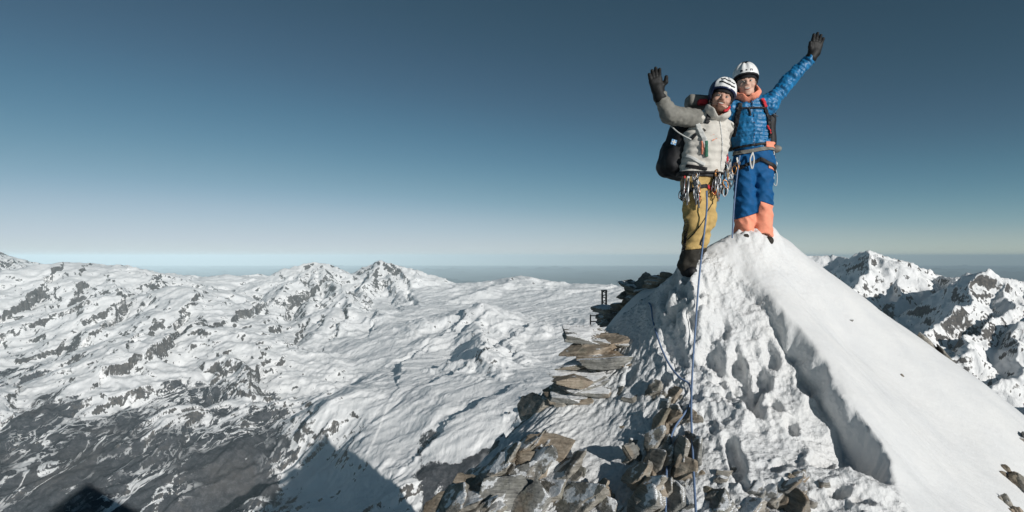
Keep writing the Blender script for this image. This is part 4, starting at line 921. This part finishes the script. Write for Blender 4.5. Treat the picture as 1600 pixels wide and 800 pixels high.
vb = lambda x, z, hw, hh: (lambda Q: np.maximum(np.abs(Q[:, 0] - x) - hw, np.abs(Q[:, 2] - z) - hh) + 10 * (Q[:, 1] > 0))
helmet(FB, M_white, [('vent', M_dmetal, vb(0, .100, .008, .007)), ('vent', M_dmetal, vb(-.042, .098, .011, .010)), ('vent', M_dmetal, vb(.042, .098, .011, .010)),
    ('top_vent', M_black, lambda Q: np.maximum(np.abs(Q[:, 0]) - .026, np.abs(Q[:, 1] + .035) - .022) + 10 * (Q[:, 2] < .13))], 'b')
HB = FB['J']['head']; HWB = lambda q: HB + FB['Rh'] @ (np.asarray(q) * 1.12)
def hoodf(P):
    Q = ((P - HB) / 1.12) @ FB['Rh']; e = ell(Q, (0, .005, -.075), (.118, .125, .100)); e = np.maximum(np.maximum(e, -(e + .020)), Q[:, 2] - .02 + .9 * np.clip(-Q[:, 0] - .03, 0, .1))
    op = np.maximum(-.128 + .55 * np.abs(Q[:, 0]) - Q[:, 2], Q[:, 1] + .02)      # face opening
    return (smax(e, -op, .01) + .010 * perlin3(Q[:, 0] * 18, Q[:, 1] * 18, Q[:, 2] * 18)) * 1.0
sdf_mesh('hood_collar', hoodf, HB - .28, HB + .2, .005, M_coral, PB)['label'] = 'coral hood lining around the face'
def gloveB(P): return np.maximum(smin(hand_sdf(P, JB['wrL'], *JB['hL'][:2], .004, *JB['hL'][2:]), seg(P, JB['wrL'] - np.array((.030, 0, .026)), JB['wrL'] + np.array((.004, 0, .02)), .056, .046), .02), -9)
sdf_mesh('glove', gloveB, JB['wrL'] - .16, JB['wrL'] + .27, .0048, M_glove, PB)
sdf_mesh('glove', lambda P: np.maximum(ell(P, JB['wrR'], (.055, .05, .06)), -9), JB['wrR'] - .1, JB['wrR'] + .1, .007, M_glove, PB)
# harness of the climber in blue
baseB = lambda P: np.minimum(jackB(P), trB(P))
hb_ = sdf_mesh('harness', shell(baseB, lambda P: np.abs(P[:, 2] - (366 - 237) * sB - .02 * np.sin(P[:, 0] * 9)) - .020, .002, .016), (-.35, -.3, .7), (.35, .3, 1.05), .0055, M_greysl, PB)
sdf_mesh('hip_pad', shell(baseB, lambda P: np.maximum(np.abs(P[:, 2] - (366 - 230) * sB - .05 * P[:, 0]) - .030, .06 - P[:, 0]), .003, .022), (-.1, -.3, .7), (.35, .3, 1.05), .0055, M_coral, hb_)
sdf_mesh('waist_belt', shell(baseB, lambda P: np.abs(P[:, 2] - (366 - 229) * sB - .10 * P[:, 0]) - .013, .002, .013), (-.35, -.3, .7), (.35, .3, 1.1), .0055, M_black, hb_)
for sx, hz_ in ((1, 262), (-1, 264)):
    cz = b_(1192 if sx > 0 else 1163, hz_)
    sdf_mesh('leg_loop', shell(trB, lambda P: np.maximum(np.abs((P - cz) @ (rotx(-.25) @ roty(sx * .35))[:, 2]) - .017, -sx * P[:, 0]), .002, .015), (-.35, -.3, .4), (.35, .3, 1.0), .0055, M_black, hb_)['label'] = 'black leg loop'
tube('belay_loop', spline([b_(1176, 238, -.17), b_(1178, 250, -.185), b_(1175, 264, -.165), b_(1172, 250, -.185), b_(1176, 238, -.17)], 20), .008, M_web, hb_, 6)
rnd = random.Random(3)
for i in range(5):
    a = b_(1207 + rnd.uniform(-2, 4), 240 + i * 6 + rnd.uniform(-2, 2), -.02 + .03 * (i % 3)); carabiner(hb_, a, rnd.uniform(-.4, .4), [M_metal, M_dmetal, M_metal][i % 3], .9, rnd.uniform(-.6, .6))
tube('cord_loop', spline([b_(1208, 256, -.02), b_(1214, 272, -.04), b_(1213, 290, -.03), b_(1208, 284, -.02), b_(1210, 268, 0), b_(1205, 255, 0)], 24), .0045, M_web, hb_, 6)
tube('cord_loop', spline([b_(1206, 258, -.02), b_(1209, 278, -.04), b_(1206, 290, -.03), b_(1204, 270, -.02)], 20), .004, M_web, hb_, 6)
for i in range(9):
    px = 1141 + rnd.uniform(-3, 13); py = 243 + rnd.uniform(0, 6); L = rnd.uniform(12, 42); y = -.17 - rnd.uniform(0, .04)
    if px > 1150: L *= .35
    m = [M_metal, M_web, M_red, M_dmetal, M_lblue, M_black][i % 6]
    if i % 2: sling(hb_, b_(px, py, y), b_(px + rnd.uniform(-2, 2), py + L, y), m, .008)
    carabiner(hb_, b_(px, py + L, y), rnd.uniform(-.5, .5), [M_metal, M_dmetal, M_gold, M_metal][i % 4], .85, rnd.uniform(-1, 1))
# pack of the climber in blue
bpB = empty('backpack', OB)
def pkB(P): return rbox(P, b_(1179, 202, .235), (.205, .10, .235), .06) + .01 * perlin3(P[:, 0] * 8, P[:, 1] * 8, P[:, 2] * 8)
sdf_mesh('bag', pkB, b_(1179, 202, .235) - .32, b_(1179, 202, .235) + .32, .009, M_black, bpB)
sdf_mesh('hip_pocket', lambda P: ell(P, b_(1211, 233, .06), (.062, .06, .042)) + .006 * perlin3(P[:, 0] * 15, P[:, 1] * 15, P[:, 2] * 15), b_(1211, 233, .06) - .1, b_(1211, 233, .06) + .1, .006, M_greysl, bpB)['label'] = 'grey hip belt pocket'
def strapreg(x0, z0, x1, z1, w):
    a = np.array((x0, z0)); d = np.array((x1, z1)) - a; L = np.linalg.norm(d); d = d / L; n = np.array((-d[1], d[0]))
    def r(P):
        q = P[:, [0, 2]] - a; t = q @ d; return np.maximum(np.maximum(np.abs(q @ n) - w, np.maximum(-t, t - L)), P[:, 1] - .02)
    return r
def strap(name, parent, base, p0, p1, w, mat, th=.016, lo=None, hi=None):
    return sdf_mesh(name, shell(base, strapreg(p0[0], p0[2], p1[0], p1[2], w), .001, th), lo, hi, .0052, mat, parent)
lt = ((-.40, -.30, .8), (.35, .2, 1.5))
strap('zip', PB, jackB, b_(1167, 160), b_(1171, 232), .006, M_navy, .005, *lt)
strap('shoulder_strap', bpB, jackB, b_(1186, 163), b_(1199, 218), .022, M_black, .017, *lt)
strap('shoulder_strap', bpB, jackB, b_(1150, 165), b_(1142, 215), .022, M_black, .017, *lt)
strap('strap_patch', bpB, jackB, b_(1184, 158), b_(1189, 172), .020, M_red, .021, *lt)['label'] = 'red pad on the shoulder strap'
strap('chest_strap', bpB, jackB, b_(1143, 174), b_(1190, 173), .009, M_black, .019, *lt)
strap('strap_end', bpB, jackB, b_(1162, 174), b_(1164, 186), .009, M_black, .020, *lt)
strap('strap_edge', bpB, jackB, b_(1190, 200), b_(1198, 212), .008, M_red, .020, *lt)
tag(bpB, 'slim black backpack worn by the climber in blue', 'backpack', 'backpacks worn by the climbers')
axe = empty('ice_axe', OB)
tube('shaft', [b_(1205, 242, .10), b_(1204, 210, .12), b_(1203, 178, .13)], .011, M_black, axe, 8)
hd_ = multi('axe_head', [tube_data(spline([b_(1198, 174, .13), b_(1204, 176, .13), b_(1210, 179, .12), b_(1216, 182, .11)], 10), np.linspace(.012, .004, 10), 6)], M_dmetal, axe)
tube('spike', [b_(1205, 241, .10), b_(1206, 252, .10)], [.008, .002], M_metal, axe, 6)
tag(axe, 'ice axe strapped upright to the pack of the climber in blue', 'ice axe')

# ---------- the climber in the beige jacket
sA = 5.55 / FOC; OA = W(1076, 428, 5.55)
a_ = lambda px, py, y=0.0: W(px, py, 5.55 + y) - OA
ya = math.radians(8)
JA = dict(pelvis=a_(1093, 282), waist=a_(1097, 258), chest=a_(1104, 222, -.01), neck=a_(1116, 184, -.04), head=a_(1126, 157, -.10), shR=a_(1087, 186, -.06), shL=a_(1131, 200, .12),
          elR=a_(1047, 180, -.18), wrR=a_(1028, 143, -.22), elL=a_(1124, 226, .40), wrL=a_(1184, 222, .62), hipR=a_(1083, 288, -.05), hipL=a_(1103, 288, .05), knR=a_(1086, 350, -.13), knL=a_(1101, 344, -.04),
          anR=a_(1074, 414, -.03), anL=a_(1082, 408, .10), toeR=(.02, -.07, -.06), toeL=(.04, -.06, -.06), yaw=ya, Rh=rotz(math.radians(-2)) @ roty(math.radians(17)) @ rotx(math.radians(-2)), hs=1.12,
          hR=((-.26, -.12, 1.0), (1, 0, .25), 1.0, .35, 1.15))
JA['Rh'] = roty(math.radians(17)) @ rotz(math.radians(-10)) @ rotx(math.radians(-3))
FA = make_person(JA, OA, M_skin_a, 'grinning climber in beige jacket and ochre trousers waving a black glove', None)
PA = FA['o']
zh = (428 - 272) * sA
def jackA(P):
    d = tors(P, [a_(1094, 276), a_(1098, 254), a_(1104, 222, -.01), a_(1112, 192, -.02)], [.205, .205, .215, .125], ya, .74)
    d = smin(d, chain(P, [FA['J']['shR'] + np.array((.04, 0, -.02)), a_(1113, 192, -.03), FA['J']['shL']], [.085, .10, .085]), .04)
    d = smin(d, seg(P, a_(1114, 192, -.03), a_(1118, 178, -.06), .095, .088), .03)
    d = d + .004 * np.sin(P[:, 2] * 2 * math.pi / .065 + 2 * perlin3(P[:, 0] * 4, P[:, 1] * 4, P[:, 2] * 4)) + .014 * perlin3(P[:, 0] * 7 + 5, P[:, 1] * 7, P[:, 2] * 8) + .007 * perlin3(P[:, 0] * 17, P[:, 1] * 17, P[:, 2] * 22)
    d = np.maximum(np.maximum(d, zh - P[:, 2] + .05 * (P[:, 0] - .1)), -seg(P, a_(1117, 182, -.08), a_(1126, 150, -.12), .078, .11))
    return d
sdf_mesh('jacket', jackA, (-.3, -.4, .8), (.6, .45, 1.75), .0068, M_beige, PA)
def slvA(P):
    d = None; J = FA['J']
    for s in 'RL':
        e1, t1 = seg_t(P, J['sh' + s], J['el' + s], .092, .082); e2, t2 = seg_t(P, J['el' + s], J['el' + s] + (J['wr' + s] - J['el' + s]) * .78, .080, .060)
        n = 3 * perlin3(P[:, 0] * 6, P[:, 1] * 6, P[:, 2] * 6)
        e = smin(e1 + .0025 * np.sin(t1 * 2 * math.pi / .06 + n), e2 + .0025 * np.sin(t2 * 2 * math.pi / .05 + n), .04); d = e if d is None else np.minimum(d, e)
    return d + .020 * (np.abs(perlin3(P[:, 0] * 8, P[:, 1] * 8, P[:, 2] * 8)) - .25) + .006 * perlin3(P[:, 0] * 22, P[:, 1] * 22, P[:, 2] * 22)
sdf_mesh('sleeve', slvA, (-.5, -.5, 1.0), (1.0, .9, 1.9), .0072, M_greysl, PA)
strap('zip', PA, jackA, a_(1117, 192), a_(1121, 268), .007, M_web, .006, (-.3, -.4, .8), (.6, .1, 1.75))
def trA(P):
    J = FA['J']; d = tors(P, [a_(1094, 266), a_(1094, 288)], [.185, .170], ya, .78)
    for s in 'RL':
        d = smin(d, chain(P, [J['hip' + s], J['kn' + s], J['an' + s]], [.118, .094, .078], .05), .012)
    return d + .030 * (np.abs(perlin3(P[:, 0] * 6 + 9, P[:, 1] * 6, P[:, 2] * 8 - P[:, 0] * 5)) - .25) + .011 * perlin3(P[:, 0] * 14, P[:, 1] * 14 + 5, P[:, 2] * 18)
zg = lambda P: (428 - 390) * sA + .10 * P[:, 0]
sdf_mesh('trousers', lambda P: np.maximum(np.maximum(trA(P), zg(P) - P[:, 2]), P[:, 2] - (zh + .03)), (-.25, -.4, .1), (.5, .4, 1.15), .0068, M_ochre, PA)
strap('side_panel', PA, trA, a_(1064, 345), a_(1061, 398), .022, M_black, .004, (-.25, -.4, .1), (.5, .1, 1.15))
strap('knee_patch', PA, trA, a_(1093, 364), a_(1088, 384), .022, M_black, .005, (-.25, -.4, .1), (.5, .1, 1.15))
strap('knee_patch', PA, trA, a_(1066, 376), a_(1108, 318), .005, M_black, .007, (-.25, -.4, .1), (.5, .1, 1.15))
sdf_mesh('gaiter', lambda P: np.maximum(np.maximum(trA(P) - .006, P[:, 2] - zg(P) + .004), -.06 - P[:, 2]), (-.3, -.4, -.12), (.5, .4, .5), .0068, M_dark, PA)['label'] = 'dark gaiter over the lower legs'
sdf_mesh('boot', lambda P: FA['feet'](P, .02), (-.3, -.45, -.15), (.5, .35, .25), .007, M_black, PA)
vs = lambda x, hw, z, hh, sl: (lambda Q: np.maximum(np.abs(Q[:, 2] - z - sl * (Q[:, 0] - x)) - hh, np.abs(Q[:, 0] - x) - hw) + 10 * (Q[:, 1] > .04))
helmet(FA, M_white, [('side_shell', M_navy, lambda Q: Q[:, 0] + .070 - .30 * np.clip(Q[:, 1], -.05, .2)), ('vent', M_black, vs(-.010, .050, .112, .007, -.25)), ('vent', M_black, vs(-.012, .042, .150, .0065, -.3)), ('vent', M_black, vs(.055, .020, .100, .007, .3)), ('vent', M_black, vs(.050, .018, .136, .0055, .3))], 'a')
HA = FA['J']['head']; HWA = lambda q: HA + FA['Rh'] @ (np.asarray(q) * 1.12)
locA = lambda P: ((P - HA) / 1.12) @ FA['Rh']
def beard(P):
    Q = locA(P); r = np.minimum(np.maximum(Q[:, 2] + .078, Q[:, 1] + .02) * 1.0, np.maximum(np.abs(Q[:, 2] + .047) - .007, np.abs(Q[:, 0]) - .030) + 10 * (Q[:, 1] > -.06))
    return np.maximum(head_sdf(Q) - .0032, r) * 1.12
sdf_mesh('beard', beard, HA - .2, HA + .2, .0042, M_stub, PA)
def colf(P):
    Q = locA(P); e = ell(Q, (0, .0, -.105), (.108, .118, .085)); e = np.maximum(np.maximum(e, -(e + .018)), Q[:, 2] + .035)
    op = np.maximum(-.158 + .75 * np.abs(Q[:, 0] - .01) - Q[:, 2], Q[:, 1] + .03)
    return smax(e, -op, .01) + .008 * perlin3(Q[:, 0] * 16, Q[:, 1] * 16, Q[:, 2] * 16)
sdf_mesh('collar', colf, HA - .3, HA + .2, .005, M_beige, PA)
tube('collar_lining', spline([HWA(q) for q in ((.082, -.03, -.05), (.066, -.078, -.098), (.040, -.095, -.118))], 10), .012, M_red, PA, 8)
def gloveA(P): return smin(hand_sdf(P, JA['wrR'], *JA['hR'][:2], .004, *JA['hR'][2:]), seg(P, JA['wrR'] + np.array((.020, .004, -.050)), JA['wrR'] + np.array((-.004, 0, .03)), .064, .050), .02)
sdf_mesh('glove', gloveA, JA['wrR'] - .2, JA['wrR'] + .29, .0048, M_glove, PA)
sdf_mesh('glove', lambda P: ell(P, JA['wrL'], (.055, .05, .06)), JA['wrL'] - .1, JA['wrL'] + .1, .007, M_glove, PA)
baseA = lambda P: np.minimum(jackA(P), trA(P))
ha_ = sdf_mesh('harness', shell(baseA, lambda P: np.abs(P[:, 2] - (428 - 275) * sA + .05 * (P[:, 0] - .1)) - .024, .002, .018), (-.25, -.4, .7), (.5, .4, 1.15), .0055, M_black, PA)
for s, px, py in (('R', 1083, 305), ('L', 1104, 303)):
    cz = a_(px, py)
    sdf_mesh('leg_loop', shell(trA, lambda P: np.maximum(np.abs((P - cz) @ (rotx(-.3) @ roty(.3 if s == 'L' else -.3))[:, 2]) - .018, (.135 - P[:, 0]) * (1 if s == 'L' else -1)), .002, .015), (-.25, -.4, .5), (.5, .4, 1.1), .0055, M_red if s == 'L' else M_black, ha_)
rnd = random.Random(8)
mm = [M_dmetal, M_web, M_black, M_red, M_black, M_tan, M_green, M_tan, M_black, M_lblue]
def front(px):                                   # depth just in front of the jacket skirt at this height
    t = (px - 1093) / 33.0; return -.19 + .11 * t * t + .035 * t
for i in range(30):
    px = rnd.choice([1066, 1068, 1074, 1088, 1091, 1113, 1118, 1122]) + rnd.gauss(0, 2.2); py = 274 + rnd.uniform(0, 8); L = rnd.uniform(8, 34); y = front(px) - .03 - rnd.uniform(0, .03)
    if px > 1108: y = -.10 - rnd.uniform(0, .04); L *= .9; py -= 4
    q = px + rnd.uniform(-2.5, 2.5)
    if i % 5 != 0: sling(ha_, a_(px, py, y), a_(q, py + L, y - .01), mm[i % 10], rnd.choice([.006, .009, .011]), 'quickdraw_sling')
    if i % 4 == 3: tube('ice_screw', [a_(px, py + 3, y - .02), a_(q, py + L + 12, y - .02)], .0085, M_metal, ha_, 7)
    carabiner(ha_, a_(q, py + L, y - .015), rnd.uniform(-.6, .6), [M_metal, M_dmetal, M_gold, M_dmetal, M_metal, M_metal, M_dmetal][i % 7], rnd.uniform(.75, 1.0), rnd.uniform(-1.2, 1.2))
    if i % 3 == 0: carabiner(ha_, a_(px, py, y - .01), rnd.uniform(-.6, .6), [M_metal, M_dmetal, M_gold][(i // 3) % 3], .8, rnd.uniform(-1.2, 1.2))
for i, (px, py) in enumerate(((1129, 252), (1133, 262), (1126, 262), (1131, 275), (1136, 250), (1124, 280), (1134, 288), (1128, 296), (1137, 275), (1133, 300))):
    y = .02 + .03 * (i % 3)
    carabiner(ha_, a_(px, py, y), rnd.uniform(-.5, .5), [M_metal, M_metal, M_gold, M_dmetal][i % 4], .95, rnd.uniform(-.8, .8))
    sling(ha_, a_(px, py - 12, y + .01), a_(px + 1, py + 6, y + .01), mm[(i * 3 + 1) % 10], .009, 'quickdraw_sling')
# pack of the climber in beige
bpA = empty('backpack', OA)
RpA = roty(math.radians(14)) @ rotz(ya + .25); cpA = a_(1068, 228, .14)
def pkA(P):
    Q = (P - cpA) @ RpA; w = .155 + .03 * np.clip(-Q[:, 2] / .3, -1, 1)
    q = Q / np.stack([w / .155, np.ones_like(w), np.ones_like(w)], 1)
    d = rbox(q, (0, 0, 0), (.175, .15, .33), .11); d = smin(d, rbox(Q, (-.02, .05, -.16), (.15, .13, .17), .10), .05)
    return d + .012 * perlin3(P[:, 0] * 7, P[:, 1] * 7, P[:, 2] * 7) + .006 * perlin3(P[:, 0] * 18, P[:, 1] * 18, P[:, 2] * 18)
sdf_mesh('bag', pkA, cpA - .5, cpA + .5, .0095, M_black, bpA)
lc = a_(1090, 160, .12)
sdf_mesh('lid', lambda P: rbox((P - lc) @ roty(.1), (0, 0, 0), (.115, .10, .062), .045) + .008 * perlin3(P[:, 0] * 12, P[:, 1] * 12, P[:, 2] * 12), lc - .2, lc + .2, .008, M_greysl, bpA)['label'] = 'grey top lid behind the shoulder'
sdf_mesh('lid_pocket', lambda P: rbox(P, a_(1097, 160, .02), (.045, .05, .026), .02), a_(1097, 160, .02) - .1, a_(1097, 160, .02) + .1, .006, M_red, bpA)['label'] = 'red piece under the lid'
# small pale mark on the bag, a cross in a square
mk = a_(1053, 222, -.035)
multi('mark', [box_data(mk, (.020, .004, .006), roty(.3)), box_data(mk, (.006, .0045, .020), roty(.3))], M_web, bpA); 
multi('mark', [box_data(mk + np.array((0, .004, 0)), (.025, .004, .025), roty(.3))], M_lblue, bpA)
lA = ((-.3, -.4, .8), (.6, .1, 1.75))
strap('shoulder_strap', bpA, jackA, a_(1081, 192), a_(1094, 236), .022, M_web, .018, *lA)
strap('shoulder_strap', bpA, jackA, a_(1102, 180), a_(1096, 198), .020, M_black, .018, *lA)
strap('side_strap', bpA, jackA, a_(1066, 246), a_(1092, 262), .015, M_web, .018, *lA)
strap('strap_tail', bpA, jackA, a_(1093, 226), a_(1094, 250), .014, M_green, .021, *lA)
strap('strap_tail', bpA, jackA, a_(1087, 226), a_(1088, 246), .007, M_coral, .021, *lA)
strap('hip_strap', bpA, jackA, a_(1066, 262), a_(1096, 268), .014, M_black, .018, *lA)
strap('strap_tail', bpA, jackA, a_(1073, 222), a_(1080, 214), .014, M_black, .021, *lA)
tube('cord', spline([a_(1042, 190, -.06), a_(1056, 204, -.15), a_(1068, 212, -.20), a_(1080, 218, -.23)], 16), .006, M_web, bpA, 6)
tag(bpA, 'bulky black backpack with grey lid worn by the climber in beige', 'backpack', 'backpacks worn by the climbers')
for tup in ((1100, 218, 1107, 216), (1101, 226, 1110, 222)):
    strap('chest_mark', PA, jackA, a_(tup[0], tup[1]), a_(tup[2], tup[3]), .006, M_coral, .005, *lA)['label'] = 'small red mark on the chest'
strap('chest_pocket', PA, jackA, a_(1090, 206), a_(1093, 211), .016, M_black, .005, *lA)
strap('chest_pocket', PA, jackA, a_(1084, 199), a_(1102, 195), .006, M_dark, .004, *lA)

# ---------------------------------------------------------------- ropes
k = NM('climbing_rope_blue'); wv = k.n('ShaderNodeTexWave'); wv.inputs['Scale'].default_value = 55; wv.inputs['Distortion'].default_value = 3
k.l(k.pos(), wv.inputs['Vector']); k.col(k.ramp(wv.outputs['Fac'], [(0.3, (0.045, 0.085, 0.19)), (0.75, (0.24, 0.33, 0.48))])); M_rope = k.set(0.7, 0.2)
def drape(pts, lift=.012):
    out = []
    for p in pts:
        h_ = hit(p[0], p[1], 0.0); h_ = W(p[0], p[1], p[2]) if h_ is None else h_
        v = h_ / np.linalg.norm(h_); out.append(h_ - v * lift)
    return out
r1 = [W(1104, 298, 5.28), W(1104, 330, 5.26)] + [W(1096, 400, 5.22), W(1091, 450, 5.12)] + drape([(1086, 520), (1083, 560), (1081, 600), (1080, 640), (1081, 680), (1083, 720), (1085, 760), (1087, 795), (1088, 815)], .085)
tag(tube('climbing_rope', spline(r1, 90), .0085, M_rope, None, 8), "blue rope dropping straight from the beige climber's harness down the ridge", 'rope', 'ropes')
r2 = [hit(1012, 466) + np.array((0, .06, -.03))] + drape([(1017, 478), (1020, 500), (1027, 525), (1036, 550), (1048, 573), (1062, 590), (1076, 599), (1080, 615), (1078, 632), (1068, 648), (1056, 665), (1048, 685), (1043, 715), (1041, 750), (1040, 790), (1040, 815)], .06)
tag(tube('climbing_rope', spline(r2, 110), .0085, M_rope, None, 8), 'blue rope curving in from the left over snow and dark rock', 'rope', 'ropes')
r3 = [OB + b_(1156, 243, -.20), OB + b_(1152, 270, -.22), OB + b_(1147, 320, -.24), OB + b_(1145, 355, -.24), OB + b_(1144, 372, -.22)]
tag(tube('climbing_rope', spline(r3, 30), .0075, M_rope, None, 8), "short rope hanging from the blue climber's harness to the snow", 'rope', 'ropes')
# ---------------------------------------------------------------- ironwork on the rocks
k = NM('weathered_iron'); k.col(k.ramp(k.noise(30, 5, .6, k.pos()), [(0.35, (0.08, 0.075, 0.07)), (0.7, (0.24, 0.21, 0.18))])); M_iron = k.set(0.6, 0.4, 0.6)
post = empty('metal_post', W(944, 482, 7.0)); s_ = 7.0 / FOC
for dx in (-1, 1):
    for dy in (-1, 1): multi('upright', [box_data((dx * .024, dy * .024, .09), (.007, .007, .125))], M_iron, post)
for i in range(7):
    multi('brace', [box_data((0, -.026, .0 + i * .033), (.026, .004, .005), roty(.5 * (-1) ** i)), box_data((.026, 0, .0 + i * .033), (.004, .026, .005))], M_iron, post)
multi('cap', [box_data((0, 0, .216), (.034, .034, .008))], M_iron, post)
tag(post, 'short lattice metal post standing on dark rock left of the climbers', 'post')
fr = empty('railing', W(929, 508, 7.05))
for x in (-.05, .045): multi('upright', [box_data((x, 0, .045), (.008, .008, .085))], M_iron, fr)
for z in (-.02, .045, .115): multi('rail', [box_data((0, 0, z), (.055, .006, .006))], M_iron, fr)
tag(fr, 'little metal railing below the lattice post', 'railing')
